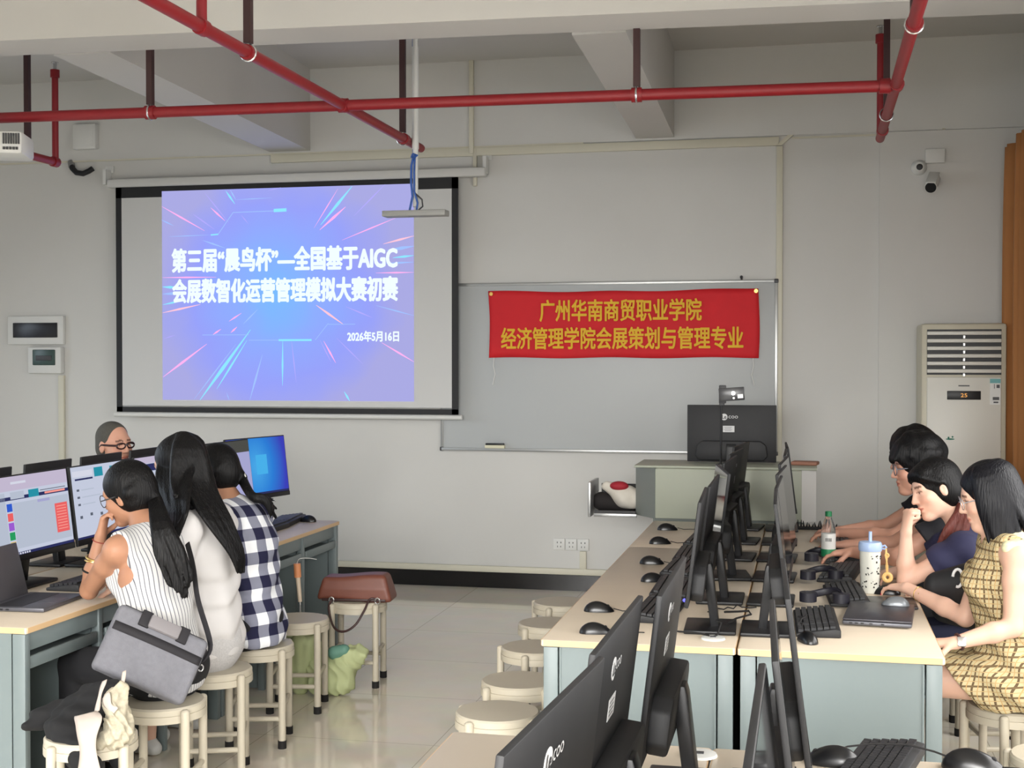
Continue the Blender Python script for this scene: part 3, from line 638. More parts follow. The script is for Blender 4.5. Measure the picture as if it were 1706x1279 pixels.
for i, (x, y) in enumerate(((-.712, 4.55), (-.762, 4.95), (-.636, 5.68), (-.70, 6.17), (-.736, 6.86), (-.755, 7.43))):
    mouse('black mouse on the left side of right-hand block, %s from near end' % nth[i], (x, y, DZ), R(-75+random.uniform(-12, 12)), 'mice along the aisle edge', [(0, .055, .012), (.005, .09, .004), (-.01, .13, .003), (.0, .17, .003)])
for i, (x, y) in enumerate(((-.535, 4.98), (-.53, 5.45), (-.535, 5.98), (-.53, 6.4), (-.52, 6.93), (-.5, 7.5))):
    keyboard('black keyboard on the left side of right-hand block, %s from near end' % nth[i], (x, y, DZ), R(90+random.uniform(-3, 3)), 'left-side keyboards of the right block')
for i, (x, y, a, lb) in enumerate(((.04, 4.86, 2, 'black keyboard at the near right corner of desk beside small mouse'), (.16, 5.46, 3, 'black keyboard between the laptop and the tumbler'), (.155, 6.02, -8, 'black keyboard just behind the spotted tumbler'), (.15, 6.55, 10, 'black keyboard under the hands behind the water bottle'), (.16, 7.12, 0, 'black keyboard at the far end used by the far man'))):
    keyboard(lb, (x, y, DZ), R(-90+a), 'right-side keyboards of the right block')
mouse('small dark mouse by the front keyboard at the near desk corner', (.01, 4.565, DZ), R(20), 'right-side mice of the right block')
mouse('black mouse under the hand with red nails', (.325, 5.575, DZ), R(75), 'right-side mice of the right block', [(0, .055, .012), (.02, .10, .004), (.04, .16, .003), (.12, .2, .003)])
keyboard('dark keyboard at the bottom edge of the photo in the foreground', (.16, 3.12, DZ), R(-90-14), 'foreground keyboards')
mouse('large black mouse at the bottom right corner in foreground', (.385, 3.215, DZ), R(-100), 'foreground mice', [(0, .055, .012), (.02, .1, .02), (.09, .2, .03), (.1, .28, .012), (.05, .33, .004)], None, 1.25)
mouse('flat black mouse beside the foreground keyboard and monitor', (.065, 3.19, DZ), R(80), 'foreground mice', None, None, 1.15)
keyboard('black keyboard at the far end of left block, nearer one', (-2.95, 6.86, DZ), R(-90), 'left block keyboards')
keyboard('black keyboard at the far end of left block, further one', (-2.98, 7.26, DZ), R(-90+8), 'left block keyboards')
keyboard('black keyboard under the big lit monitor behind open laptop', (-2.99, 5.12, DZ), R(-90), 'left block keyboards')
keyboard('black keyboard beneath the crook of the striped-top woman', (-2.97, 5.66, DZ), R(-90), 'left block keyboards')
mouse('black mouse on the empty far end of the left block', (-2.877, 7.36, DZ), R(80), 'left block mice')
# grommets
for i, (x, y, lb) in enumerate(((-.305, 4.545, 'white round cable grommet at the near end of right block'), (-.245, 3.19, 'white round cable grommet on the foreground desk behind a monitor stand'))):
    t = thing('cable_grommet', lb, 'cable grommet', (x, y, .7500), 0, 'desk cable grommets')
    MB().lathe([(0, 0), (.042, 0), (.04, .006), (.03, .009), (0, .009)], 24).build('grommet_ring', M_white, t)
    MB().box((.0, -.01, .010), (.02, .012, .004)).build('grommet_slot', M_dgrey, t)
def cable(label, pts, r=.0025, m=None):
    return tag(MB().tube([Vector(p) for p in pts], r, 6).build('cable', m or M_rubber), label, 'cable', 'desk cables')
def wig(a, b, n, amp, z, seed):
    rr = random.Random(seed); a = Vector(a); b = Vector(b); out = []
    for i in range(n+1):
        u = i/n; p = a.lerp(b, u); out.append(p+Vector((rr.uniform(-amp, amp), rr.uniform(-amp, amp), rr.uniform(0, z)*math.sin(u*3.14))))
    return out
cable('black cable loop from front monitor stand down to white grommet', [(-.3, 4.62, .80), (-.28, 4.58, .80), (-.29, 4.55, .765), (-.305, 4.545, .757)], .003)
cable('black cable lying across the front edge into white grommet', wig((-.5, 4.62, DZ+.003), (-.315, 4.55, DZ+.01), 8, .008, .006, 3), .003)
cable('black cable loop behind the first stand beside desk joint', [(-.28, 4.78, .80), (-.24, 4.85, .79), (-.2, 4.9, .785), (-.19, 4.86, .78), (-.24, 4.8, .775), (-.27, 4.75, .762)], .004)
cable('dark cable curling on the wood behind the second stand', wig((-.36, 5.0, DZ+.004), (-.19, 5.15, DZ+.004), 9, .012, .02, 5))
cable('dark cable tangle under the big lit monitor on left block', wig((-3.0, 5.4, DZ+.006), (-2.9, 5.85, DZ+.01), 12, .04, .05, 6), .004)
cable('thin black cable over the wood behind the open laptop', wig((-2.85, 5.1, DZ+.006), (-2.83, 5.5, DZ+.006), 10, .03, .03, 8), .003)
cable('black cable bundle by the near right desk corner', wig((-.02, 4.64, DZ+.004), (.0, 4.95, DZ+.02), 12, .02, .03, 9), .003)
cable('thin cable from the foreground mouse across the keyboard', [(.36, 3.2, .77), (.3, 3.24, .78), (.24, 3.25, .79), (.16, 3.24, .79), (.1, 3.22, .785), (.05, 3.18, .77)], .0025)
# dark headsets folded on the stands of the right column
for i, (x, y) in enumerate(((.075, 5.24), (.07, 5.80), (.075, 6.35))):
    t = thing('headset', 'dark folded headset under the right-facing monitors, %s one from front' % nth[i], 'headset', (x, y, DZ+.014), R(20*i), 'folded headsets')
    k = MB(); k.tube([(.06*math.cos(a)*1.1, .075*math.sin(a), .03+.008*math.sin(a*2)) for a in [j*math.pi/10 for j in range(11)]], .008, 8, flat=1.8); k.build('headband', mat('indigo_black_plastic', (24, 23, 34), .5) if 'indigo_black_plastic' not in MATS else MATS['indigo_black_plastic'], t)
    for sx in (-1, 1): MB().cyl((sx*.062, -.005, .004), (sx*.062, -.005, .04), .033, n=16).build('ear_cup', MATS['indigo_black_plastic'], t)

# ------------------------------------------------------------------ stools
def stool(label, loc, rz, group):
    t = thing('stool', label, 'stool', loc, rz, group)
    MB().lathe([(0, .408), (.146, .408), (.153, .413), (.153, .433), (.147, .44), (0, .44)], 32).build('seat', M_beige, t)
    k = MB(); ps = [(.163*math.cos(a), .163*math.sin(a)) for a in (R(45), R(135), R(225), R(315))]
    for i in range(2):
        pass
    k.lathe([(.138, .385), (.155, .385), (.155, .412), (.138, .412)], 32); k.build('apron_ring', M_beige, t)
    for (x, y) in ps:
        l = MB().cyl((x, y, .03), (x, y, .425), .0165, n=14).ball((x, y, .425), (.0165, .0165, .01), 10).build('leg', M_beige, t)
        MB().cyl((x, y, 0), (x, y, .035), .019, n=14).build('rubber_foot', M_rubber, l)
    for i in range(4):
        a, b = ps[i], ps[(i+1) % 4]; z = .13+.05*(i % 2)
        MB().cyl((a[0], a[1], z), (b[0], b[1], z), .011, n=10).build('stretcher', M_beige, t)
    return t
st0 = None
def put_stool(label, x, y, rz, group):
    global st0
    if st0 is None: st0 = stool(label, (x, y, 0), R(rz), group); return st0
    return dup(st0, (x, y, 0), R(rz), label, group)
GA = 'stools along the aisle of the right block'
for i, (x, y) in enumerate(((-1.08, 4.62), (-1.10, 5.09), (-1.16, 5.70), (-1.20, 6.24), (-1.24, 6.80))):
    put_stool(['nearest beige stool pushed against the right block aisle side', 'second beige stool from front on the right block aisle side', 'middle beige stool of the row along the right block', 'fourth beige stool from front along the right block', 'furthest beige stool along the right block, near the front wall'][i], x, y, (20, 5, 40, 10, 30)[i], GA)
GL = 'stools along the left block'
for (x, y, a, lb) in ((-2.31, 6.63, 8, 'beige stool under the brown handbag by the end of left block'), (-2.43, 6.08, 12, 'empty beige stool between checked-shirt woman and brown handbag'), (-2.38, 5.50, 15, 'beige stool under the woman in the checked shirt'), (-2.37, 5.02, 20, 'beige stool under the woman in the plain white blouse'), (-2.33, 4.50, 10, 'beige stool under the woman in the striped top'), (-2.36, 4.04, 25, 'beige stool with black cloth bag at the lower left')):
    put_stool(lb, x, y, a, GL)
GR_ = 'stools on the window side of the right block'
for (x, y, a, lb) in ((.74, 5.12, 30, 'beige stool under the woman in the plaid dress'), (.80, 5.74, 10, 'beige stool under the woman in the navy top'), (.80, 6.38, 0, 'beige stool under the man wearing round glasses'), (.80, 7.15, 0, 'beige stool under the furthest man on the right'), (.80, 4.48, 20, 'empty beige stool at the bottom right corner behind plaid dress')):
    put_stool(lb, x, y, a, GR_)

# ------------------------------------------------------------------ lectern, its monitor, drawer with plush, tripod
t = thing('lectern', 'grey-green steel teaching lectern standing in front of the whiteboard', 'lectern', (-.42, 8.35, 0))
M_lec = mat('lectern_green_grey', (164, 168, 152), .5); M_lec_shaded = mat('lectern_wing_shaded', (122, 126, 120), .5)
k = MB(); k.prism([(-.475, -.29), (.40, -.29), (.40, .25), (-.475, .25)], .74, 1.045, 'z', None, .004); k.build('front_body', M_lec, t)
MB().prism([(-.62, -.08), (-.476, -.285), (-.476, .25), (-.62, .25)], .735, 1.045, 'z').build('wing', M_lec_shaded, t)  # left wing: shade on the angled side is put into a darker grey
MB().prism([(.40, -.285), (.485, -.2), (.485, .25), (.40, .25)], .735, 1.045, 'z').build('wing', mat('lectern_wing_lit', (222, 222, 220), .45), t)  # right wing: window light on it is painted in as near-white
MB().box((-.04, .0, .725), (.9, .54, .03)).build('lower_rim', M_steelD, t)
MB().box((-.02, .02, .355), (.74, .42, .71), .004).build('base_cabinet', M_lec, t)
MB().box((-.06, .0, 1.052), (1.1, .5, .014), .003).build('lectern_top', M_lec, t)
d_ = MB(); d_.box((-.745, .02, .738), (.26, .3, .012)); d_.box((-.745, -.135, .748), (.26, .012, .03)); d_.box((-.745, .175, .82), (.26, .012, .17)); dr = d_.build('drawer', M_black, t)
k = MB(); k.box((-.905, .02, .83), (.018, .34, .22), .004, RZ(0)); k.build('drawer_front', M_alu, dr)
k = MB(); k.box((-.74, -.15, .735), (.27, .014, .022), .002); k.build('drawer_rail', M_alu, dr)
monitor('teacher monitor on the lectern, black back with round logo and sticker', (-.455, 8.40, 1.06), 0, 'off', None, logo=True, tilt=0).location.z = .945
t = thing('brown_box', 'small brown object lying on the right top of lectern', 'object', (.0, 8.35, 1.059), R(-10))
MB().box((0, 0, .012), (.16, .1, .024), .008).build('brown_cover', mat('brown_leatherette', (150, 104, 84), .6), t)
t = thing('phone_tripod', 'thin black selfie tripod carrying a phone beside the lectern monitor', 'tripod', (-.492, 7.95, 0))
MB().cyl((0, 0, .2), (0, 0, 1.06), .011, n=12).cyl((.0, 0, 1.06), (.003, 0, 1.44), .0065, n=10).build('pole', M_black, t)
k = MB(); k.box((0, -.004, 1.065), (.032, .032, .05), .006); k.cyl((-.02, 0, 1.05), (.025, 0, 1.075), .009, n=10); k.build('clamp_joint', M_black, t)
for a in (90, 210, 330):
    c, s_ = math.cos(R(a)), math.sin(R(a)); l = MB().tube([(0, 0, .32), (.03*c, .03*s_, .28), (.17*c, .17*s_, .012)], .007, 8).build('leg', M_black, t); MB().ball((.17*c, .17*s_, .011), .011, 8).build('rubber_foot', M_rubber, l)
k = MB(); k.box((.006, .0, 1.45), (.03, .03, .03), .004); k.box((.01, -.006, 1.503), (.042, .03, .108), .005); k.build('phone_clamp', M_dgrey, t)
t = thing('phone', 'dark smartphone held sideways in the tripod clamp with shiny back', 'phone', (-.492, 7.935, 1.5))
Mp = RY(-4); MB().box((.065, -.01, .0), (.15, .009, .078), .004, Mp).build('phone_body', mat('phone_grey', (66, 66, 68), .25), t)
k = MB(); k.cyl((.075, -.014, .005), (.075, -.019, .005), .012, n=14, M=Mp); k.build('camera_lens', M_chrome, t)
k = MB(); k.cyl((.076, -.014, -.024), (.076, -.017, -.024), .007, n=12, M=Mp); k.box((.115, -.0155, -.015), (.032, .001, .024), 0, Mp); k.build('bright_sticker', mat('bright_white_sticker', (245, 245, 245), .3), t)
# ------------------------------------------------------------------ smooth-blended bodies (distance field -> surface nets)
class Sdf:
    def __init__(s, h): s.h = h; s.p = []
    def rc(s, a, b, ra, rb=None, k=.02, op=0, fl=None, clip=None):
        a = np.array(a, float); b = np.array(b, float); rb = ra if rb is None else rb; m = max(ra, rb)
        def f(X, Y, Z, a=a, b=b):
            d = b-a; PX_, PY_, PZ_ = X-a[0], Y-a[1], Z-a[2]; n = None
            if fl is not None:
                n, q = np.array(fl[0], float), fl[1]; n = n/np.linalg.norm(n)
                dn = PX_*n[0]+PY_*n[1]+PZ_*n[2]; e = (q-1)*dn
                PX_, PY_, PZ_ = PX_+e*n[0], PY_+e*n[1], PZ_+e*n[2]; d = d+(q-1)*d.dot(n)*n
            L = max(d.dot(d), 1e-9); t = np.clip((PX_*d[0]+PY_*d[1]+PZ_*d[2])/L, 0, 1)
            D = np.sqrt((PX_-t*d[0])**2+(PY_-t*d[1])**2+(PZ_-t*d[2])**2)-(ra+(rb-ra)*t)
            if fl is not None: D = D/math.sqrt(fl[1])
            return D
        s._add(f, np.minimum(a, b)-m, np.maximum(a, b)+m, k, op, clip); return s
    def chain(s, pts, r0, r1, k=.01):
        A = [np.array(p, float) for p in pts]; n = len(A)-1; ar = np.array(A)
        def f(X, Y, Z):
            out = None
            for i in range(n):
                a, d = A[i], A[i+1]-A[i]; L = max(d.dot(d), 1e-9); t = np.clip(((X-a[0])*d[0]+(Y-a[1])*d[1]+(Z-a[2])*d[2])/L, 0, 1)
                D = np.sqrt((X-a[0]-t*d[0])**2+(Y-a[1]-t*d[1])**2+(Z-a[2]-t*d[2])**2)-(r0+(r1-r0)*(i+t)/n); out = D if out is None else np.minimum(out, D)
            return out
        m = max(r0, r1); s._add(f, ar.min(0)-m, ar.max(0)+m, k, 0, None)
    def el(s, c, r, M=None, k=.02, op=0, clip=None):
        """ellipsoid; with M given, c is in M's frame"""
        M = Matrix.Identity(4) if M is None else M
        Mi = np.array(M.inverted()); w = np.array(M @ Vector(c)); r = np.array(r, float); c = np.array(c, float); m = r.max()
        def f(X, Y, Z):
            x = Mi[0, 0]*X+Mi[0, 1]*Y+Mi[0, 2]*Z+Mi[0, 3]-c[0]; y = Mi[1, 0]*X+Mi[1, 1]*Y+Mi[1, 2]*Z+Mi[1, 3]-c[1]; z = Mi[2, 0]*X+Mi[2, 1]*Y+Mi[2, 2]*Z+Mi[2, 3]-c[2]
            k0 = np.sqrt((x/r[0])**2+(y/r[1])**2+(z/r[2])**2); k1 = np.sqrt((x/r[0]**2)**2+(y/r[1]**2)**2+(z/r[2]**2)**2)+1e-9
            return k0*(k0-1)/k1
        s._add(f, w-m, w+m, k, op, clip); return s
    def _add(s, f, lo, hi, k, op, clip): s.p.append((f, np.array(lo), np.array(hi), k, op, clip))
    def mesh(s, name, mats, parent=None, paint=None, noise=None, smooth=True):
        U = [q for q in s.p if q[4] == 0]; h = s.h
        lo = np.min([q[1] for q in U], 0)-3*h; hi = np.max([q[2] for q in U], 0)+3*h
        n = np.ceil((hi-lo)/h).astype(int)+1
        D = np.full(n, 1.0, np.float32); ax = [lo[i]+h*np.arange(n[i]) for i in range(3)]
        for f, a, b, k, op, clip in s.p:
            pad = k+2*h
            if op == 2: i0 = np.zeros(3, int); i1 = n
            else:
                i0 = np.clip(np.floor((a-pad-lo)/h).astype(int), 0, n); i1 = np.clip(np.ceil((b+pad-lo)/h).astype(int)+1, 0, n)
            if np.any(i1 <= i0): continue
            X = ax[0][i0[0]:i1[0], None, None]; Y = ax[1][None, i0[1]:i1[1], None]; Z = ax[2][None, None, i0[2]:i1[2]]
            d = f(X, Y, Z).astype(np.float32)
            if clip:
                for (pt, nn) in clip:
                    nn = np.array(nn, float); nn /= np.linalg.norm(nn); d = np.maximum(d, (X-pt[0])*nn[0]+(Y-pt[1])*nn[1]+(Z-pt[2])*nn[2])
            sl = (slice(i0[0], i1[0]), slice(i0[1], i1[1]), slice(i0[2], i1[2])); c = D[sl]; k = max(k, 1e-4)
            if op == 0: hh = np.maximum(k-np.abs(c-d), 0)/k; D[sl] = np.minimum(c, d)-hh*hh*k*.25
            else:
                d = -d if op == 1 else d; hh = np.maximum(k-np.abs(c-d), 0)/k; D[sl] = np.maximum(c, d)+hh*hh*k*.25
        if noise is not None:
            D += noise(ax[0][:, None, None], ax[1][None, :, None], ax[2][None, None, :]).astype(np.float32)
        V, F = nets(D, lo, h)
        me = bpy.data.meshes.new(name); me.from_pydata(V.tolist(), [], F.tolist())
        me.polygons.foreach_set('use_smooth', [True]*len(me.polygons))
        for m in (mats if isinstance(mats, list) else [mats]): me.materials.append(m)
        if paint: paint(me, V, F)
        o = bpy.data.objects.new(name, me); COL.objects.link(o)
        if parent: o.parent = parent
        return o
def nets(D, lo, h):
    S_ = D < 0
    c = [S_[i:S_.shape[0]-1+i, j:S_.shape[1]-1+j, k:S_.shape[2]-1+k] for i in (0, 1) for j in (0, 1) for k in (0, 1)]
    cnt = sum(x.astype(np.int8) for x in c); mask = (cnt > 0) & (cnt < 8)
    idx = np.argwhere(mask); ids = np.full(mask.shape, -1, np.int64); ids[mask] = np.arange(len(idx))
    acc = np.zeros((len(idx), 3)); num = np.zeros(len(idx))
    offs = [(i, j, k) for i in (0, 1) for j in (0, 1) for k in (0, 1)]
    for a in range(8):
        for ax_ in range(3):
            if offs[a][ax_]: continue
            o2 = list(offs[a]); o2[ax_] = 1
            va = D[idx[:, 0]+offs[a][0], idx[:, 1]+offs[a][1], idx[:, 2]+offs[a][2]]; vb = D[idx[:, 0]+o2[0], idx[:, 1]+o2[1], idx[:, 2]+o2[2]]
            cr = (va < 0) != (vb < 0); t = np.where(cr, va/np.where(cr, va-vb, 1), 0)
            p = np.tile(np.array(offs[a], float), (len(idx), 1)); p[:, ax_] += t
            acc[cr] += p[cr]; num[cr] += 1
    V = lo+h*(idx+acc/num[:, None]); F = []
    for ax_ in range(3):
        b, c_ = (ax_+1) % 3, (ax_+2) % 3
        sl0 = [slice(1, -1)]*3; sl0[ax_] = slice(0, -1); sl1 = [slice(1, -1)]*3; sl1[ax_] = slice(1, None)
        A = S_[tuple(sl0)]; B = S_[tuple(sl1)]; E = np.argwhere(A != B); st = A[tuple(E.T)]
        E = E+1; E[:, ax_] -= 1
        def g(db, dc):
            q = E.copy(); q[:, b] += db; q[:, c_] += dc; return ids[tuple(q.T)]
        Q = np.stack([g(-1, -1), g(0, -1), g(0, 0), g(-1, 0)], 1); Q[~st] = Q[~st][:, ::-1]; F.append(Q)
    F = np.concatenate(F); return V, F[(F >= 0).all(1)]

# ------------------------------------------------------------------ materials for people
def skin_mat(name, col):
    m = mat(name, col, .5, spec=.35); nt = m.node_tree; b = nt.nodes['Principled BSDF']
    b.inputs['Subsurface Weight'].default_value = .08; b.inputs['Subsurface Radius'].default_value = (.01, .004, .002)
    at = nt.nodes.new('ShaderNodeAttribute'); at.attribute_name = 'tint'
    n = nt.nodes.new('ShaderNodeTexNoise'); n.inputs['Scale'].default_value = 25
    mx = nt.nodes.new('ShaderNodeMix'); mx.data_type = 'RGBA'; mx.blend_type = 'MULTIPLY'; mx.inputs[0].default_value = 1; mx.inputs[6].default_value = rgb(col)
    nt.links.new(at.outputs['Color'], mx.inputs[7]); nt.links.new(mx.outputs[2], b.inputs['Base Color']); return m
def hair_mat(name, col, rough=.42):
    m = mat(name, col, rough, spec=.22); nt = m.node_tree; b = nt.nodes['Principled BSDF']
    tc = nt.nodes.new('ShaderNodeTexCoord'); mp = nt.nodes.new('ShaderNodeMapping'); mp.inputs['Scale'].default_value = (170, 170, 9)
    n = nt.nodes.new('ShaderNodeTexNoise'); n.inputs['Scale'].default_value = 1; n.inputs['Detail'].default_value = 2
    bp = nt.nodes.new('ShaderNodeBump'); bp.inputs['Strength'].default_value = .55; bp.inputs['Distance'].default_value = .006
    nt.links.new(tc.outputs['Object'], mp.inputs[0]); nt.links.new(mp.outputs[0], n.inputs['Vector']); nt.links.new(n.outputs[0], bp.inputs['Height']); nt.links.new(bp.outputs[0], b.inputs['Normal']); return m
def wrap_mat(name, base, build, rough=.85):
    """cloth with a woven/printed pattern laid along the 'wrap' coordinates (metres round and along the garment)"""
    m = mat(name, base, rough, spec=.2); nt = m.node_tree; b = nt.nodes['Principled BSDF']
    at = nt.nodes.new('ShaderNodeAttribute'); at.attribute_name = 'wrap'; sp = nt.nodes.new('ShaderNodeSeparateXYZ'); nt.links.new(at.outputs['Vector'], sp.inputs[0])
    c = build(nt, sp.outputs[0], sp.outputs[1]); nt.links.new(c, b.inputs['Base Color']); return m
def band(nt, x, period, lo, hi):
    """1 where frac(x/period) lies between lo and hi"""
    a = nt.nodes.new('ShaderNodeMath'); a.operation = 'DIVIDE'; a.inputs[1].default_value = period; nt.links.new(x, a.inputs[0])
    f = nt.nodes.new('ShaderNodeMath'); f.operation = 'FRACT'; nt.links.new(a.outputs[0], f.inputs[0])
    g = nt.nodes.new('ShaderNodeMath'); g.operation = 'COMPARE'; g.inputs[1].default_value = (lo+hi)/2; g.inputs[2].default_value = (hi-lo)/2; nt.links.new(f.outputs[0], g.inputs[0]); return g.outputs[0]
def mixc(nt, f, a, b):
    m = nt.nodes.new('ShaderNodeMix'); m.data_type = 'RGBA'; nt.links.new(f, m.inputs[0])
    for i, v in ((6, a), (7, b)):
        if isinstance(v, tuple): m.inputs[i].default_value = rgb(v)
        else: nt.links.new(v, m.inputs[i])
    return m.outputs[2]
def p_stripe(nt, u, v): return mixc(nt, band(nt, u, .017, .0, .2), (204, 203, 202), (104, 104, 114))
def p_check(nt, u, v):
    a = band(nt, u, .105, 0, .5); b = band(nt, v, .105, 0, .5)
    hi = mixc(nt, b, (238, 240, 244), (132, 134, 150)); lo = mixc(nt, b, (132, 134, 150), (36, 36, 62)); return mixc(nt, a, hi, lo)
def p_plaid(nt, u, v):
    c = mixc(nt, band(nt, u, .034, 0, .20), (192, 178, 140), (98, 80, 58)); c = mixc(nt, band(nt, v, .034, 0, .20), c, (110, 92, 66))
    c2 = mixc(nt, band(nt, u, .034, .55, .64), c, (186, 150, 100)); return mixc(nt, band(nt, v, .034, .55, .64), c2, (182, 156, 112))
SK1 = skin_mat('skin_tan', (172, 126, 100)); SK2 = skin_mat('skin_fair', (222, 180, 158)); SK3 = skin_mat('skin_warm', (214, 166, 140)); SKM = skin_mat('skin_ruddy', (202, 152, 130))
HAIR = hair_mat('black_hair', (11, 10, 11), .5); HAIRB = hair_mat('blue_black_hair', (14, 14, 19), .42); HAIRR = hair_mat('reddish_brown_hair', (92, 48, 42), .45); BUZZ = mat('shaved_hair', (74, 72, 66), .9, var=.15, scale=120)
C_str = wrap_mat('striped_cotton', (226, 224, 222), p_stripe); C_chk = wrap_mat('navy_check_cotton', (80, 80, 100), p_check); C_pld = wrap_mat('yellow_plaid_cotton', (222, 204, 160), p_plaid)
C_wht = mat('white_chiffon', (208, 205, 204), .8, var=.02); C_lace = mat('grey_white_lace', (192, 190, 190), .9, var=.12, scale=160); C_navy = mat('navy_cotton', (36, 36, 66), .85, var=.06, scale=12)
C_blk = mat('black_cotton', (26, 26, 32), .85, var=.08, scale=12); C_trs = mat('black_trousers', (22, 22, 26), .85); C_jean = mat('dark_navy_denim', (34, 38, 62), .85); C_trim = mat('white_piping', (228, 226, 220), .8); C_frill = mat('cream_floral_cotton', (226, 214, 176), .85, var=.18, scale=90)
M_nail = mat('red_nail_polish', (190, 30, 70), .25); M_eye = mat('eye_white', (226, 222, 216), .25); M_iris = mat('dark_iris', (32, 22, 18), .2); M_gold = mat('gold_bangle', (200, 168, 104), .3, .7)

def paint_skin(Mh, lips=(196/255, .52, .5)):
    Mi = np.array(Mh.inverted())
    def f(me, V, F):
        L = V @ Mi[:3, :3].T+Mi[:3, 3]; c = np.ones((len(V), 4)); x, y, z = L[:, 0], L[:, 1], L[:, 2]
        zl = -.0665+.10*x*x/.02
        lp = (np.abs(x) < .0235) & (np.abs(z-zl) < .0115*(1-(np.abs(x)/.027)**2)) & (y > .065); c[lp, :3] = (.93, .62, .62)
        ml = (np.abs(x) < .0235) & (np.abs(z-zl) < .002) & (y > .065); c[ml, :3] = (.55, .34, .33)
        bz = .0255-.10*(np.abs(x)-.03)**2/.02
        br = (np.abs(x) > .012) & (np.abs(x) < .05) & (np.abs(z-bz) < .0048) & (y > .045); c[br, :3] = (.26, .22, .2)
        ey = (np.abs(np.abs(x)-.031) < .0165) & (np.abs(z-.0045) < .0026) & (y > .05); c[ey, :3] = (.3, .24, .22)
        ch = (np.abs(np.abs(x)-.042) < .02) & (np.abs(z+.03) < .018) & (y > .03); c[ch, :3] = (1.0, .93, .92)
        a = me.attributes.new('tint', 'FLOAT_COLOR', 'POINT'); a.data.foreach_set('color', c.ravel())
    return f
def head(s, M, sc=1.0, female=True):
    e = lambda c, r, **k: s.el(c, r, M, **k)
    P = lambda *p: tuple(M @ Vector(p))
    e((0, -.014, .034), (.074, .093, .086), k=.02); e((0, .03, -.025), (.0635, .06, .085), k=.03)
    s.rc(P(0, .02, -.06), P(0, .053, -.094), .047*sc, .027*sc, k=.025); e((0, .068, -.101), (.02, .016, .014), k=.02)
    s.rc(P(-.034, .068, .022), P(.034, .068, .022), .014*sc, k=.02)
    for sx in (-1, 1):
        e((sx*.041, .055, -.028), (.024, .022, .022), k=.02); e((sx*.077, -.006, -.008), (.009, .018, .031), k=.008)
        e((sx*.032, .092, .001), (.016, .014, .0095), k=.012, op=1)
        e((sx*.031, .069, .000), (.0145, .0135, .0105), k=.003)
    for sx in (-1, 1): e((sx*.0875, .003, -.006), (.006, .008, .017), k=.006, op=1)
    s.rc(P(0, .083, .012), P(0, .103, -.031), .0075*sc, .0105*sc, k=.012)
    for sx in (-1, 1): e((sx*.0105, .093, -.034), (.008, .009, .0075), k=.006)
    e((0, .083, -.059), (.023, .0105, .0065), k=.008); e((0, .081, -.0735), (.02, .010, .0065), k=.008); e((0, .098, -.0668), (.022, .009, .0016), k=.003, op=1)
def hand(s, wr, fwd, nrm, side, curl, sc=1.0, spread=1.0, thumb=.5, k=.006):
    """wr wrist point, fwd finger direction, nrm palm normal, side +1 right / -1 left; curl degrees per joint"""
    f = Vector(fwd).normalized(); n = Vector(nrm); n = (n-f*n.dot(f)).normalized(); x = f.cross(n)*(1 if side > 0 else -1)   # x towards the thumb
    x = -x
    W_ = Vector(wr); P = lambda a, b, c: W_+x*(a*sc)+f*(b*sc)+n*(c*sc); tips = []
    s.rc(P(-.004, .005, 0), P(-.018, .075, 0), .019*sc, .016*sc, k=.015, fl=(n, 1.35)); s.rc(P(.004, .005, 0), P(.02, .078, 0), .019*sc, .016*sc, k=.015, fl=(n, 1.35)); s.rc(P(0, .01, 0), P(0, .075, 0), .021*sc, .018*sc, k=.015, fl=(n, 1.4))
    cl = curl if isinstance(curl, (list, tuple)) else (curl, curl*1.1, curl*.8)
    for i, (ox, L, r) in enumerate(((.031, .072, .0088), (.0105, .080, .009), (-.0105, .074, .0086), (-.030, .058, .0076))):
        p = P(ox, .082-.004*(i == 3)-.002*(i == 0), 0); a = 0; d0 = (f+x*(ox*1.6*spread)).normalized()
        for j, q in enumerate((.46, .30, .24)):
            a += R(cl[j]*(1+.07*(i-1))); d = d0*math.cos(a)+n*math.sin(a); e = p+d*(L*q*sc); s.rc(p, e, r*(1-.09*j)*sc, r*(.91-.09*j)*sc, k=k); p = e
        tips.append((p, d))
    t0 = P(.024, .018, .006); d = (x*.75+f*.62+n*thumb).normalized(); t1 = t0+d*(.044*sc); d2 = (f*.85+x*.25+n*(thumb*1.2)).normalized(); t2 = t1+d2*(.03*sc); t3 = t2+(d2+n*.15).normalized()*(.024*sc)
    s.rc(t0, t1, .0125*sc, .0108*sc, k=.012); s.rc(t1, t2, .0105*sc, .0095*sc, k=k); s.rc(t2, t3, .0095*sc, .0078*sc, k=k); tips.append((t3, d2)); return tips
def wrap_paint(axis_o, fwd, right, top=None, side=False):
    f = np.array(fwd); r = np.array(right); o = np.array(axis_o); ax_ = np.array(top)-o if top is not None else np.array((0, 0, 1.)); ax_ = ax_/np.linalg.norm(ax_)
    f = f-ax_*f.dot(ax_); f /= np.linalg.norm(f)
    def p(me, V, F):
        d = V-o; u = d @ f+d @ r if side else .32*np.arctan2(d @ r, .2-d @ f); v = d @ ax_
        w_ = np.stack([u+5, v+5, np.zeros(len(V))], 1); at_ = me.attributes.new('wrap', 'FLOAT_VECTOR', 'POINT'); at_.data.foreach_set('vector', w_.astype(np.float32).ravel())
    return p
def rot_to(fwd, tilt=0, roll=0):
    """head frame: +y along fwd (xy angle in degrees), pitched down by tilt, rolled"""
    return RZ(fwd-90) @ RX(-tilt) @ RY(roll)
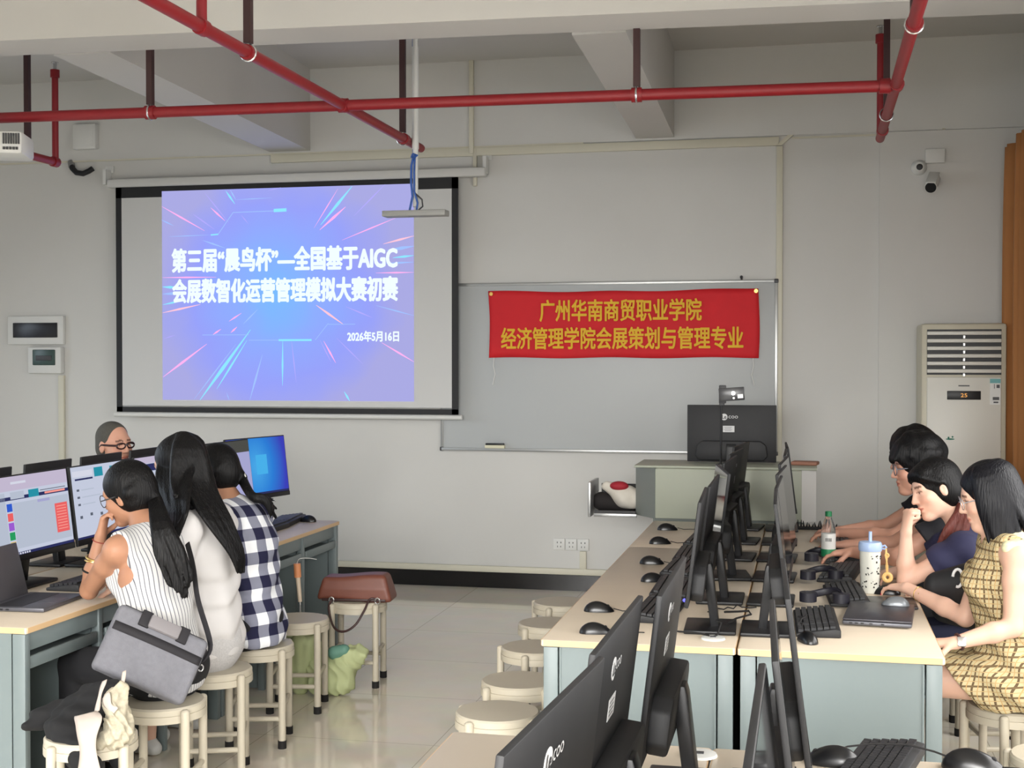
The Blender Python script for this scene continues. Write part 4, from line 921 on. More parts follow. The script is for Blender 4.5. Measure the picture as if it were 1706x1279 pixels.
class Person:
    """a seated figure; all points are world coordinates, kept relative to the base point"""
    def __init__(s, label, base, face, pel, neck, head_c, hang, htilt, hroll, shL, shR, elL, wrL, elR, wrR, skin, group=None, hs=1.0, knee=None, legs='trousers', female=True, h=.0055, foot_back=.0):
        s.o = Vector((base[0], base[1], 0)); L = lambda p: Vector(p)-s.o
        s.t = thing('person', label, 'person', s.o, 0, group)
        s.f = Vector((math.cos(R(face)), math.sin(R(face)), 0)); s.r = Vector((s.f.y, -s.f.x, 0)); s.female = female
        s.pel, s.neck, s.hc = L(pel), L(neck), L(head_c); s.shL, s.shR = L(shL), L(shR); s.elL, s.wrL, s.elR, s.wrR = L(elL), L(wrL), L(elR), L(wrR)
        s.Mh = T(*s.hc) @ rot_to(hang, htilt, hroll) @ Matrix.Scale(hs, 4); s.hs = hs; s.skin = skin; s.h = h
        f, r = s.f, s.r; up = Vector((0, 0, 1))
        s.hipL, s.hipR = s.pel-r*.085, s.pel+r*.085
        s.knL = s.hipL+f*.40-r*.02+up*(-.02); s.knR = s.hipR+f*.40+r*.02+up*(-.02)
        s.anL = s.knL+f*(.03-foot_back)-up*(s.knL.z-.075); s.anR = s.knR+f*(.0-foot_back)-up*(s.knR.z-.075)
        s.mid = (s.shL+s.shR)/2
        ax = (s.mid-s.pel); s.waist = s.pel+ax*.42; s.chest = s.pel+ax*.74
        b = Sdf(h); s.b = b; fl = (f, 1.3)
        b.el((0, 0, 0), (.155, .115, .10), T(*s.pel) @ RZ(face-90), k=.04)
        b.rc(s.pel, s.waist, .135, .112, k=.05, fl=fl); b.rc(s.waist, s.chest, .112, .13, k=.05, fl=fl); b.rc(s.chest, s.mid-up*.03, .13, .11, k=.05, fl=fl)
        b.rc(s.shL+(s.mid-s.shL)*.2, s.shR+(s.mid-s.shR)*.2, .05, k=.03)
        b.rc(s.neck+up*.0, s.shL, .042, .046, k=.04); b.rc(s.neck, s.shR, .042, .046, k=.04)
        b.rc(s.mid-up*.02, s.neck+(s.hc-s.neck)*.2, .065, .05, k=.03); b.rc(s.neck, s.Mh @ Vector((0, -.015, -.045)), .051, .048, k=.03)
        if female:
            for q in (-1, 1): b.el(s.chest+f*.085+r*q*.065+up*.0, (.055, .055, .055), k=.04)
        for S0, E0, W0 in ((s.shL, s.elL, s.wrL), (s.shR, s.elR, s.wrR)):
            m = 1 if female else 1.12
            b.rc(S0, S0+(E0-S0)*.35, .046*m, .043*m, k=.02); b.rc(S0+(E0-S0)*.35, E0, .043*m, .033*m, k=.02); b.rc(E0, E0+(W0-E0)*.35, .034*m, .035*m, k=.015); b.rc(E0+(W0-E0)*.35, W0, .035*m, .0225*m, k=.015)
        for H, K, A in ((s.hipL, s.knL, s.anL), (s.hipR, s.knR, s.anR)):
            b.rc(H, K, .078, .055, k=.03); b.rc(K, K+(A-K)*.35, .054, .052, k=.02); b.rc(K+(A-K)*.35, A, .052, .034, k=.02)
            b.rc(A-up*.04, A+f*.12-up*.05, .03, .026, k=.02); b.rc(A-up*.035, A-f*.03-up*.05, .03, .025, k=.015)
        head(b, s.Mh, hs, female)
    def skin_done(s): s.body = s.b.mesh('body', s.skin, s.t, paint_skin(s.Mh)); return s.body
    def eyes(s):
        for q in (-1, 1):
            MB().use(M_iris).ball((q*.0315, .0755, -.0005), (.0055, .0075, .0052), 10, s.Mh).build('eye', None, s.t)
    def shoes(s, m):
        for A, nm in ((s.anL, 'shoe'), (s.anR, 'shoe')):
            g = Sdf(.006); up = Vector((0, 0, 1)); g.rc(A-up*.035, A+s.f*.12-up*.045, .038, .034, k=.02); g.rc(A-up*.03, A-s.f*.035-up*.045, .038, .032, k=.02); g._add(lambda X, Y, Z: -Z+0*X+0*Y+.004, (0, 0, 0), (0, 0, 0), .004, 2, None); g.mesh(nm, m, s.t)
    def trousers(s, m, name='trousers', top=.10, frac=1.0):
        g = Sdf(.0065); f = s.f
        g.el((0, 0, 0), (.168, .128, .112), T(*s.pel) @ RZ(math.degrees(math.atan2(f.y, f.x))-90), k=.04)
        g.rc(s.pel, s.waist, .146, .122, k=.05, fl=(f, 1.26))
        for H, K, A in ((s.hipL, s.knL, s.anL), (s.hipR, s.knR, s.anR)):
            g.rc(H, H+(K-H)*frac, .09, .09-.022*frac, k=.03)
            if frac >= 1: g.rc(K, A+(K-A)*.06, .068, .05, k=.02)
        cut = s.pel.z+top; g._add(lambda X, Y, Z: Z-cut+0*X+0*Y, (0, 0, 0), (0, 0, 0), .006, 2, None); return g.mesh(name, m, s.t)
    def top(s, m, name, sleeve=.0, hem=.02, loose=.012, nk=.062, bulk=1.0, cutsh=None, wr=0.004, extra=None, h=.0055, side=False):
        """shirt: torso shell, sleeves covering the given fraction of the whole arm, hem drop below the pelvis centre"""
        g = Sdf(h); f, r = s.f, s.r; up = Vector((0, 0, 1)); q = loose; fl = (f, 1.28)
        hp = s.pel+up*(-hem)
        g.rc(hp, s.waist, (.148+q)*bulk, (.118+q)*bulk, k=.05, fl=fl); g.rc(s.waist, s.chest, (.118+q)*bulk, (.132+q)*bulk, k=.05, fl=fl); g.rc(s.chest, s.mid-up*.03, (.132+q)*bulk, .112+q, k=.05, fl=fl)
        sc = None
        g.rc(s.shL+(s.mid-s.shL)*.2, s.shR+(s.mid-s.shR)*.2, .05+q*.8, k=.03); g.rc(s.neck-up*.015, s.shL, .042+q*.7, .046+q*.7, k=.04); g.rc(s.neck-up*.015, s.shR, .042+q*.7, .046+q*.7, k=.04)
        if s.female:
            for k_ in (-1, 1): g.el(s.chest+f*.087+r*k_*.065, (.056+q, .056+q, .056+q), k=.05)
        if sleeve:
            for S0, E0, W0 in ((s.shL, s.elL, s.wrL), (s.shR, s.elR, s.wrR)):
                LA, LB = (E0-S0).length, (W0-E0).length; tot = (LA+LB)*sleeve; a = min(1, tot/LA)
                d = (E0-S0).normalized(); e = S0+(E0-S0)*a
                g.rc(S0, e, .05+q*1.1, .05+q*(1.2 if a < 1 else .7), k=.02, clip=[(e, d)] if a < 1 else None)
                if tot > LA:
                    b2 = (tot-LA)/LB; d2 = (W0-E0).normalized(); e2 = E0+(W0-E0)*b2; g.rc(E0, e2, .044+q, .036+q, k=.015, clip=[(e2, d2)])
        else:
            for S0, sg in ((s.shL, -1), (s.shR, 1)):
                pt = S0-r*sg*(.012 if cutsh is None else cutsh); nn = r*sg+up*.0; A = np.array(pt); N_ = np.array(nn)
                g._add(lambda X, Y, Z, A=A, N_=N_: (X-A[0])*N_[0]+(Y-A[1])*N_[1]+(Z-A[2])*N_[2]+0.25*np.minimum(0, Z-A[2]+.09), (0, 0, 0), (0, 0, 0), .006, 2, None)
        if extra: extra(g)
        g.rc(s.neck+up*.01+f*.015, s.Mh @ Vector((0, 0, -.05)), nk, nk, k=.01, op=1)
        cut = hp.z-.06; g._add(lambda X, Y, Z: cut-Z+0*X+0*Y, (0, 0, 0), (0, 0, 0), .004, 2, None)
        nz = (lambda X, Y, Z: wr*(np.sin(X*37+Z*29+Y*11)*np.sin(Y*31-Z*23+1.3)+.6*np.sin(Z*61+X*43-Y*27))) if wr else None
        return g.mesh(name, m, s.t, wrap_paint(s.pel, f, r, s.mid, side), nz)
def glasses(P, m, rx=.023, rz=.019, thick=.0017, arms=True):
    M = P.Mh; t = None; k = MB()
    for q in (-1, 1): k.tube([(q*.031+rx*math.cos(a), .098-.006*abs(math.cos(a))*(q*math.cos(a) > 0), -.002+rz*math.sin(a)) for a in [i*math.pi/12 for i in range(24)]], thick, 6, M, closed=True)
    k.tube([(-.009, .1, .002), (0, .104, .005), (.009, .1, .002)], thick, 6, M); g = k.build('glasses', m, P.t)
    for q in (-1, 1): MB().tube([(q*.054, .093, .002), (q*.074, .04, .004), (q*.081, -.002, .006), (q*.08, -.022, -.012)], thick*1.3, 6, M).build('temple_arm', m, g)
    return g
def locks(g, pts_list, r0, r1, k=.006):
    for pts in pts_list:
        g.chain(pts, r0, r1, k)
def spline(ps, n=8):
    ps = [Vector(p) for p in ps]; out = []
    for i in range(len(ps)-1):
        p0 = ps[max(i-1, 0)]; p1 = ps[i]; p2 = ps[i+1]; p3 = ps[min(i+2, len(ps)-1)]
        for j in range(n):
            t = j/n; out.append(.5*((2*p1)+(p2-p0)*t+(2*p0-5*p1+4*p2-p3)*t*t+(3*p1-p0-3*p2+p3)*t*t*t))
    return out+[ps[-1]]
def cap(g, M, face_cut=True, vol=1.0, back=-.10, fr=.075, low=-.02):
    """hair over the skull, leaving the face free"""
    v = vol-1
    g.el((0, -.018, .034), (.083+v*.08, .102+v*.08, .094+v*.09), M, k=.01)
    g.el((0, -.04, -.02), (.079+v*.06, .075+v*.06, .08), M, k=.03)
    if face_cut:
        g.el((0, .115, -.035), (.078, .085, .098), M, k=.012, op=1); g.el((0, .03, -.105), (.09, .06, .06), M, k=.015, op=1)
# ------------------------------------------------------------------ the people
rnd = random.Random(11)
# --- woman in the striped sleeveless top (left block, nearest)
P = Person('woman with ponytail in striped sleeveless top, chin on her hand, at left', (-2.38, 4.60), 157, (-2.36, 4.58, .54), (-2.49, 4.70, 1.035), (-2.60, 4.735, 1.18), 178, 16, -6,
           (-2.545, 4.545, .985), (-2.43, 4.83, .985), (-2.745, 4.69, .80), (-2.70, 4.70, 1.01), (-2.60, 5.06, .80), (-2.80, 5.17, .80), SK1, 'women at the left block', h=.005)
wr = P.wrL; hand(P.b, wr, (.15, .12, .9), (.55, .1, -.3), -1, (38, 55, 40), .95); hand(P.b, P.wrR, (-.9, -.3, 0), (0, 0, -1), 1, (12, 16, 10), .95)
P.skin_done(); P.eyes(); P.top(C_str, 'sleeveless_top', 0, .02, .013, .058, 1.0, wr=.003); P.trousers(C_trs); P.shoes(M_rubber)
M = P.Mh; g = Sdf(.005); cap(g, M, True, 1.04)
tie = M @ Vector((0, -.105, -.05))
for i in range(26):
    a = -1.2+2.4*i/25; st = M @ Vector((.08*math.sin(a), -.03-.05*math.cos(a), .06-.05*abs(a))); g.rc(st, tie, .02, .016, k=.012)
g.mesh('hair', HAIR, P.t)
g = Sdf(.0045)
C_ = [tie, at(268, 872, 4.98), at(283, 918, 4.95), at(296, 955, 4.95), at(306, 992, 4.95)]; C_[1:] = [c-P.o for c in C_[1:]]; Wd = [.012, .028, .044, .044, .026]
side = Vector((.93, .3, .2)).normalized()
for i in range(64):
    u = rnd.uniform(-1, 1); w_ = rnd.uniform(-1, 1); ln = 1 if rnd.random() < .5 else rnd.uniform(.45, 1.1); pts = [C_[j]+side*(u*Wd[j]+.006*math.sin(j*2+i))+Vector((0, -1, .2))*(w_*Wd[j]*.38) for j in range(5)]
    pts[4] = pts[3].lerp(pts[4], ln*(1.15-.7*abs(u)))+side*u*.004; locks(g, [spline(pts, 4)], .010, .0025, .006)
g.mesh('ponytail', HAIR, P.t)
MB().tube([tie+Vector((.019*math.cos(a), .019*math.sin(a), .004*math.sin(a))) for a in [i*math.pi/6 for i in range(12)]], .005, 6, closed=True).build('hair_tie', M_rubber, P.t)
glasses(P, M_dgrey, .025, .024)
def bangle(P, E0, W0, t, r, th, m, nm, tilt=0):
    c = E0+(W0-E0)*t; d = (W0-E0).normalized(); a = d.orthogonal().normalized(); b = d.cross(a)
    MB().tube([c+(a*math.cos(x)+b*math.sin(x))*r+d*(.004*math.sin(x)*tilt) for x in [i*math.pi/10 for i in range(20)]], th, 6, closed=True).build(nm, m, P.t)
bangle(P, P.elL, P.wrL, .60, .0375, .0042, M_gold, 'bangle', 1); bangle(P, P.elL, P.wrL, .54, .0385, .0035, M_gold, 'bangle', -1); bangle(P, P.elL, P.wrL, .36, .040, .004, M_rubber, 'hair_band', 1); bangle(P, P.elL, P.wrL, .93, .027, .0018, mat('red_string', (150, 60, 50), .7), 'string_bracelet', 1)

# --- woman in the plain white blouse
P = Person('woman with long straight black hair in plain white blouse', (-2.36, 5.02), 168, (-2.40, 5.02, .54), (-2.45, 5.02, 1.085), (-2.535, 5.03, 1.265), 182, 12, 0,
           (-2.42, 4.835, 1.025), (-2.42, 5.19, 1.02), (-2.44, 4.77, .80), (-2.68, 4.86, .80), (-2.56, 5.30, .80), (-2.78, 5.2, .80), SK2, 'women at the left block', h=.006)
hand(P.b, P.wrL, (-1, .2, 0), (0, 0, -1), -1, (15, 20, 12)); hand(P.b, P.wrR, (-1, -.2, 0), (0, 0, -1), 1, (15, 20, 12))
P.skin_done(); P.top(C_wht, 'blouse', .72, -.028, .02, .056, 1.02, wr=.007); P.trousers(C_lace, 'lace_shorts', .08, .45); P.shoes(M_white)
M = P.Mh; g = Sdf(.005); cap(g, M, True, 1.06)
W = lambda p: Vector(p)-P.o
def bundle(g, rows, n, r0, r1, k=.007, seed=1, jit=.004):
    """locks running through rows of (left pixel, right pixel, height, depth) spans"""
    q = random.Random(seed)
    for i in range(n):
        u = (i+.5)/n; pts = []
        for j, (xl, xr, y, dl, dr) in enumerate(rows): pts.append(at(xl+(xr-xl)*u, y+(q.uniform(-14, 10) if j == len(rows)-1 else 0), dl+(dr-dl)*u)-P.o+Vector((q.uniform(-jit, jit), q.uniform(-jit, jit), 0)))
        locks(g, [spline(pts, 3)], r0, r1, k)
bundle(g, [(296, 306, 727, 5.47, 5.44), (275, 330, 742, 5.46, 5.46), (262, 318, 790, 5.40, 5.34), (266, 316, 825, 5.34, 5.22), (276, 312, 855, 5.26, 5.14), (284, 298, 890, 5.22, 5.14)], 22, .016, .004, .007, 3)
bundle(g, [(302, 312, 727, 5.44, 5.47), (300, 335, 738, 5.40, 5.50), (305, 350, 785, 5.36, 5.46), (312, 362, 822, 5.30, 5.40), (342, 385, 868, 5.26, 5.36), (378, 404, 915, 5.29, 5.37), (394, 406, 945, 5.31, 5.37)], 28, .016, .004, .007, 4)
bundle(g, [(300, 310, 728, 5.44, 5.44), (290, 335, 750, 5.36, 5.42), (285, 345, 800, 5.31, 5.40), (290, 345, 838, 5.24, 5.36)], 18, .019, .010, .008, 5)
g.mesh('hair', HAIR, P.t)

# --- woman in the checked shirt
P = Person('woman with low ponytail in navy and white checked shirt', (-2.38, 5.46), 172, (-2.395, 5.45, .545), (-2.50, 5.48, 1.045), (-2.59, 5.50, 1.20), 176, 18, 0,
           (-2.47, 5.315, .985), (-2.455, 5.65, .985), (-2.56, 5.22, .80), (-2.78, 5.33, .80), (-2.55, 5.76, .80), (-2.78, 5.70, .80), SK1, 'women at the left block', h=.006)
hand(P.b, P.wrL, (-1, .1, 0), (0, 0, -1), -1, (15, 20, 12)); hand(P.b, P.wrR, (-1, -.1, 0), (0, 0, -1), 1, (15, 20, 12))
P.skin_done(); P.top(C_chk, 'checked_shirt', .62, .03, .026, .05, 1.06, wr=.006); P.trousers(C_trs); P.shoes(M_white)
def hood(g): pass
M = P.Mh; g = Sdf(.005); cap(g, M, True, 1.03); tie = M @ Vector((.035, -.10, -.06))
for i in range(22):
    a = -1.3+2.6*i/21; g.rc(M @ Vector((.078*math.sin(a), -.03-.05*math.cos(a), .05-.04*abs(a))), tie, .02, .016, k=.012)
for i in range(26):
    u = rnd.uniform(-1, 1); w_ = rnd.uniform(-1, 1); pts = [tie, at(420, 826+4*w_, 5.86+.02*u)-P.o, at(440, 832+7*w_, 5.88+.03*u)-P.o, at(456+5*u, 846+14*w_+rnd.uniform(-6, 10), 5.90+.03*u)-P.o]; locks(g, [spline(pts, 4)], .014, .003, .010)
g.mesh('hair', HAIR, P.t)
d = Vector((.8, .55, .1)).normalized(); a = d.orthogonal().normalized(); b_ = d.cross(a)
MB().tube([tie+d*.012+(a*math.cos(x)+b_*math.sin(x))*.021 for x in [i*math.pi/7 for i in range(14)]], .005, 6, closed=True).build('white_hair_tie', M_white, P.t)
g = Sdf(.0055); up = Vector((0, 0, 1)); nk = P.neck
for i in range(9):
    a = -1.5+3.0*i/8; g.rc(nk-P.f*.055*math.cos(a)+P.r*.085*math.sin(a)-up*.005, nk-P.f*.085*math.cos(a)+P.r*.11*math.sin(a)-up*.05, .02, .03, k=.03)
g.mesh('hood', C_chk, P.t, wrap_paint(P.pel, P.f, P.r))

# --- man with glasses behind the left monitors
P = Person('man with shaved head and dark glasses looking over the left monitors', (-4.08, 6.72), 0, (-4.06, 6.72, .55), (-3.80, 6.62, 1.06), (-3.70, 6.59, 1.243), -22, 0, 3,
           (-3.81, 6.78, 1.005), (-3.82, 6.42, 1.005), (-3.86, 7.02, .82), (-3.80, 6.80, .785), (-3.88, 6.20, .82), (-3.80, 6.44, .785), SKM, None, 1.03, h=.005, female=False, foot_back=.1)
hand(P.b, P.wrL, (.3, -1, 0), (0, 0, -1), -1, (15, 20, 12)); hand(P.b, P.wrR, (.4, .9, 0), (0, 0, -1), 1, (15, 20, 12))
P.skin_done(); P.eyes(); P.top(C_blk, 'shirt', .3, .03, .014, .06, 1.1); P.trousers(C_trs); P.shoes(M_rubber)
M = P.Mh; g = Sdf(.005); g.el((0, -.016, .036), (.0775, .097, .0885), M, k=.01); g.el((0, -.04, -.02), (.074, .07, .07), M, k=.02)
g.el((0, .10, -.0), (.1, .085, .112), M, k=.012, op=1); g.el((0, .03, -.10), (.1, .075, .065), M, k=.012, op=1); g.mesh('hair', BUZZ, P.t)
glasses(P, mat('dark_maroon_frame', (40, 16, 20), .35), .026, .0145, .0042)

# --- woman in the yellow plaid dress (right block, nearest)
P = Person('woman in yellow plaid sleeveless dress reaching for the mouse, near right', (.74, 5.11), 172, (.735, 5.11, .545), (.70, 5.11, 1.06), (.655, 5.105, 1.205), 178, 16, 0,
           (.735, 4.945, 1.01), (.70, 5.27, 1.01), (.715, 4.90, .765), (.515, 4.83, .715), (.60, 5.29, .72), (.40, 5.475, .795), SK2, 'people on the window side', h=.005)
tips = hand(P.b, P.wrR, (-.62, .75, -.08), (.05, 0, -1), 1, (14, 26, 18), .95); hand(P.b, P.wrL, (-1, .25, -.1), (0, .1, -1), -1, (14, 20, 12), .95)
P.skin_done(); P.eyes()
for p, d in tips: MB().ball((0, 0, 0), (.0058, .009, .0035), 8, T(*(p+Vector((0, 0, .0055))+d*.003)) @ d.to_track_quat('Y', 'Z').to_matrix().to_4x4()).build('fingernail', M_nail, P.t)
def flare(g):
    up = Vector((0, 0, 1))
    for H, K in ((P.hipL, P.knL), (P.hipR, P.knR)):
        e = H+(K-H)*.42; g.rc(H-up*.01, H+(K-H)*.62, .105, .10, k=.04, clip=[(e, (K-H).normalized()-up*.75)])
    g.rc(P.pel-P.f*.06-up*.05, P.pel-P.f*.03-up*.02, .17, .14, k=.05, fl=(P.f, 1.25))
P.top(C_pld, 'plaid_dress', 0, .04, .014, .06, 1.02, wr=.006, extra=flare, side=True)
g = Sdf(.005)
for S0, q in ((P.shL, -1), (P.shR, 1)):
    for i in range(7):
        u = i/6; a = P.neck.lerp(S0, .45+.55*u)+Vector((0, 0, .04-.012*u)); g.rc(a-P.f*.035, a+P.f*.03, .017+.005*math.sin(i*2.4), k=.012)
    g.rc(S0+Vector((0, 0, .045))-P.f*.05, S0+Vector((0, 0, .03))+P.f*.03+P.r*q*.02, .02, k=.02)
g.mesh('shoulder_frill', C_frill, P.t); P.shoes(M_white)
M = P.Mh; g = Sdf(.0045); cap(g, M, True, 1.05)
for i in range(64):
    a = math.pi+math.pi*(-.17+1.34*i/63); s0 = M @ Vector((.045*math.cos(a), -.016+.055*math.sin(a), .106)); st = M @ Vector((.074*math.cos(a), -.015+.089*math.sin(a), .075)); md = M @ Vector((.093*math.cos(a), -.012+.11*math.sin(a), -.02)); bz = 1.025+.035*math.sin(i*.9)+rnd.uniform(-.015, .015)
    en = M @ Vector((.10*math.cos(a)*1.02, -.015+.125*math.sin(a), -.17)); en.z = bz+.05*(1 if .25 < i/63 < .75 else 0)
    locks(g, [spline([s0, st, md, (md+en)/2, en], 3)], .015, .006, .007)
g.mesh('hair', HAIRB, P.t); glasses(P, mat('silver_frame', (190, 190, 196), .3, .7), .024, .022, .0016)
bangle(P, P.elL, P.wrL, .93, .0265, .006, mat('watch_strap', (70, 40, 36), .6), 'watch_strap', .5)
c = P.elL.lerp(P.wrL, .93); MB().box((0, 0, 0), (.03, .012, .034), .004, T(*(c+Vector((.005, -.026, .006)))) @ RX(-20)).build('watch', M_chrome, P.t)
bangle(P, P.elR, P.wrR, .80, .028, .0016, M_gold, 'bracelet', 1); MB().ball(P.elR.lerp(P.wrR, .8)+Vector((.0, -.028, .004)), .006, 8).build('bracelet_charm', M_gold, P.t)

# --- laughing woman in the navy top
P = Person('laughing woman in navy top with her fist at her mouth', (.79, 5.74), 178, (.79, 5.75, .55), (.665, 5.755, .985), (.527, 5.735, 1.168), 199, 14, 12,
           (.63, 5.595, .935), (.65, 5.92, .94), (.405, 5.63, .80), (.405, 5.63, .995), (.48, 5.98, .795), (.34, 5.80, .795), SK2, 'people on the window side', h=.0045)
hand(P.b, P.wrL, (.12, .12, .9), (.85, .35, -.25), -1, (72, 88, 60), 1.06, thumb=.9); hand(P.b, P.wrR, (-.5, -.8, 0), (0, 0, -1), 1, (20, 25, 15))
P.skin_done(); P.eyes(); P.top(C_navy, 'navy_top', .30, .03, .02, .058, 1.03); P.trousers(C_jean); P.shoes(M_white)
M = P.Mh; g = Sdf(.0045); cap(g, M, True, 1.06); g.el((.0, .045, .075), (.072, .045, .03), M, k=.02)
for q in (-1, 1): g.rc(M @ Vector((q*.06, .06, .06)), M @ Vector((q*.085, .0, .02)), .016, .012, k=.012)
for q in (-1, 1): g.el((q*.095, .0, -.016), (.026, .017, .029), M, k=.006, op=1)
g.mesh('hair', HAIR, P.t); g = Sdf(.0045); tie = M @ Vector((-.03, -.09, -.06))
for i in range(26):
    u = rnd.uniform(-1, 1); w_ = rnd.uniform(-1, 1); st = tie+Vector((.01*u, .0, .01*w_)); locks(g, [spline([st, st+Vector((-.0+.02*u, -.05, -.05)), st+Vector((-.03+.04*u, -.075+.015*w_, -.12)), st+Vector((-.05+.05*u, -.07, -.20+rnd.uniform(-.04, .03)))], 4)], .011, .004, .007)
g.mesh('loose_strands', HAIRR, P.t)

# --- man with round glasses
P = Person('man with thick black hair and round glasses in a black T-shirt', (.82, 6.37), 176, (.81, 6.37, .55), (.64, 6.375, 1.045), (.502, 6.35, 1.212), 184, 6, 0,
           (.65, 6.19, .985), (.66, 6.56, .985), (.40, 6.18, .815), (.215, 6.33, .812), (.42, 6.66, .81), (.2, 6.66, .80), SKM, 'people on the window side', 1.05, h=.0045, female=False)
hand(P.b, P.wrL, (-.95, .2, -.12), (.1, 0, -1), -1, (16, 28, 16)); hand(P.b, P.wrR, (-.95, -.15, 0), (0, 0, -1), 1, (16, 28, 16))
P.skin_done(); P.eyes(); P.top(C_blk, 't_shirt', .28, .03, .016, .06, 1.08); P.trousers(C_trs); P.shoes(M_rubber)
M = P.Mh; g = Sdf(.005); cap(g, M, True, 1.16)
for i in range(90):
    a = rnd.uniform(0, 2*math.pi); e = rnd.uniform(.15, 1.3); d = Vector((math.cos(a)*math.cos(e), math.sin(a)*math.cos(e), math.sin(e))); p0 = Vector((d.x*.085, d.y*.1-.015, d.z*.1+.035))
    if p0.y > .07 and p0.z < .055: continue
    p1 = p0+Vector((d.x*.006, d.y*.004+.012, -.022)); g.rc(M @ p0, M @ p1, .02, .012, k=.026)
for i in range(10):
    x = -.055+.11*i/9; g.rc(M @ Vector((x, .06, .095)), M @ Vector((x*1.1, .098-.25*x*x*10*.3, .045)), .017, .009, k=.01)
g.mesh('hair', HAIR, P.t); glasses(P, mat('grey_frame', (96, 98, 106), .35, .3), .025, .024, .0022)

# --- furthest man
P = Person('furthest man on the right, dark hair, mostly hidden behind others', (.83, 7.14), 176, (.82, 7.14, .55), (.69, 7.16, 1.02), (.545, 7.15, 1.195), 180, 10, 0,
           (.66, 6.97, .965), (.67, 7.34, .965), (.44, 6.95, .81), (.17, 7.10, .80), (.42, 7.36, .81), (.19, 7.22, .80), SKM, 'people on the window side', 1.05, h=.006, female=False)
hand(P.b, P.wrL, (-1, .1, -.05), (.1, 0, -1), -1, (16, 28, 16)); hand(P.b, P.wrR, (-.95, -.15, 0), (0, 0, -1), 1, (16, 28, 16))
P.skin_done(); P.eyes(); P.top(C_blk, 't_shirt', .28, .03, .016, .06, 1.08); P.trousers(C_trs); P.shoes(M_rubber)
M = P.Mh; g = Sdf(.005); cap(g, M, True, 1.14)
for i in range(70):
    a = rnd.uniform(0, 2*math.pi); e = rnd.uniform(.3, 1.4); d = Vector((math.cos(a)*math.cos(e), math.sin(a)*math.cos(e), math.sin(e))); p0 = Vector((d.x*.085, d.y*.1-.015, d.z*.1+.04)); g.rc(M @ p0, M @ (p0+Vector((d.x*.008, d.y*.006+.01, -.018))), .02, .012, k=.026)
for i in range(8):
    x = -.05+.1*i/7; g.rc(M @ Vector((x, .06, .09)), M @ Vector((x*1.1, .094, .04)), .017, .009, k=.01)
g.mesh('hair', HAIR, P.t)
glasses(P, M_dgrey, .024, .022, .002)
# ------------------------------------------------------------------ bags, bottle, tumbler, laptops, umbrella
t = thing('laptop', 'open dark grey laptop at the left edge on the near left desk', 'laptop', (-2.93, 4.62, DZ), R(-90+4))
M_lap = mat('graphite_aluminium', (92, 92, 98), .4, .4)
MB().box((0, 0, .009), (.33, .235, .016), .004).build('laptop_base', M_lap, t)
MB().box((0, -.035, .0175), (.30, .105, .001)).build('keyboard_deck', mat('dark_keyboard', (40, 40, 44), .5), t); MB().box((0, .072, .0175), (.11, .07, .001)).build('touchpad', mat('touchpad_grey', (80, 80, 86), .35), t)
k = MB()
for x in (-.075, -.055, -.03): k.box((.166, x, .009), (.002, .012, .005))
k.build('side_ports', M_black, t)
MB().box((0, -.127, .115), (.33, .008, .22), .004, T(0, -.117, .012) @ RX(14) @ T(0, .117, -.012)).build('laptop_lid', M_lap, t)
t = thing('laptop', 'closed dark laptop on the near right desk with a grey mouse on top', 'laptop', (.27, 5.04, DZ), R(-90-6))
MB().prism([(-.18, -.12), (.18, -.12), (.18, .12), (-.18, .12)], .004, .019, 'z', None, .005).build('laptop_base', M_lap, t); MB().box((0, 0, .0235), (.356, .238, .007), .003).build('laptop_lid', mat('laptop_lid_dark', (66, 64, 70), .38, .3), t)
k = MB()
for x in (-.09, -.07, -.05, -.02, .02): k.box((.1805, x, .012), (.002, .011, .005))
k.build('side_ports', M_black, t)
mouse('silver grey mouse lying on the closed dark laptop', (.335, 5.17, DZ+.028), R(80), 'right-side mice of the right block', None, mat('silver_mouse_shell', (122, 126, 130), .3, .3), .9)
t = thing('mouse_pad', 'black leatherette pad between the closed laptop and desk edge', 'pad', (.33, 5.35, DZ))
MB().box((0, 0, .005), (.19, .22, .01), .004).build('pad_sheet', mat('black_leatherette', (40, 40, 44), .35), t)
# spotted tumbler
t = thing('tumbler', 'white insulated tumbler with dark print, blue lid and straw', 'tumbler', (.262, 5.60, DZ))
M_tum = mat('tumbler_white', (216, 216, 206), .45); M_lid = mat('pale_blue_plastic', (164, 186, 222), .4)
MB().lathe([(0, 0), (.036, 0), (.0375, .004), (.0425, .165), (.0425, .175), (0, .175)], 32).build('cup', M_tum, t)
MB().lathe([(0, .172), (.046, .172), (.047, .178), (.047, .2), (.043, .208), (0, .21)], 32).build('lid', M_lid, t)
MB().cyl((0, 0, .2), (0, 0, .25), .007, n=12).build('straw', M_lid, t)
MB().tube([(.046, 0, .19), (.058, -.003, .195), (.064, -.004, .188), (.058, -.003, .18), (.046, 0, .182)], .004, 8).build('lid_loop', M_lid, t)
k = MB(); rr = random.Random(4)
for row in range(3):
    for i in range(3):
        a0 = R(-130+i*62+row*31); z0 = .04+row*.05
        for j in range(9):
            a = a0+rr.uniform(-.32, .32); z = z0+rr.uniform(-.016, .016); r_ = .0375+.03*z+.0003; s_ = rr.uniform(.0018, .0042)
            k.ball((r_*math.cos(a), r_*math.sin(a), z), (s_, s_, s_*.9), 6)
k.build('printed_marks', mat('dark_print', (44, 44, 42), .5), t)
M_don = mat('tan_silicone', (218, 178, 112), .5)
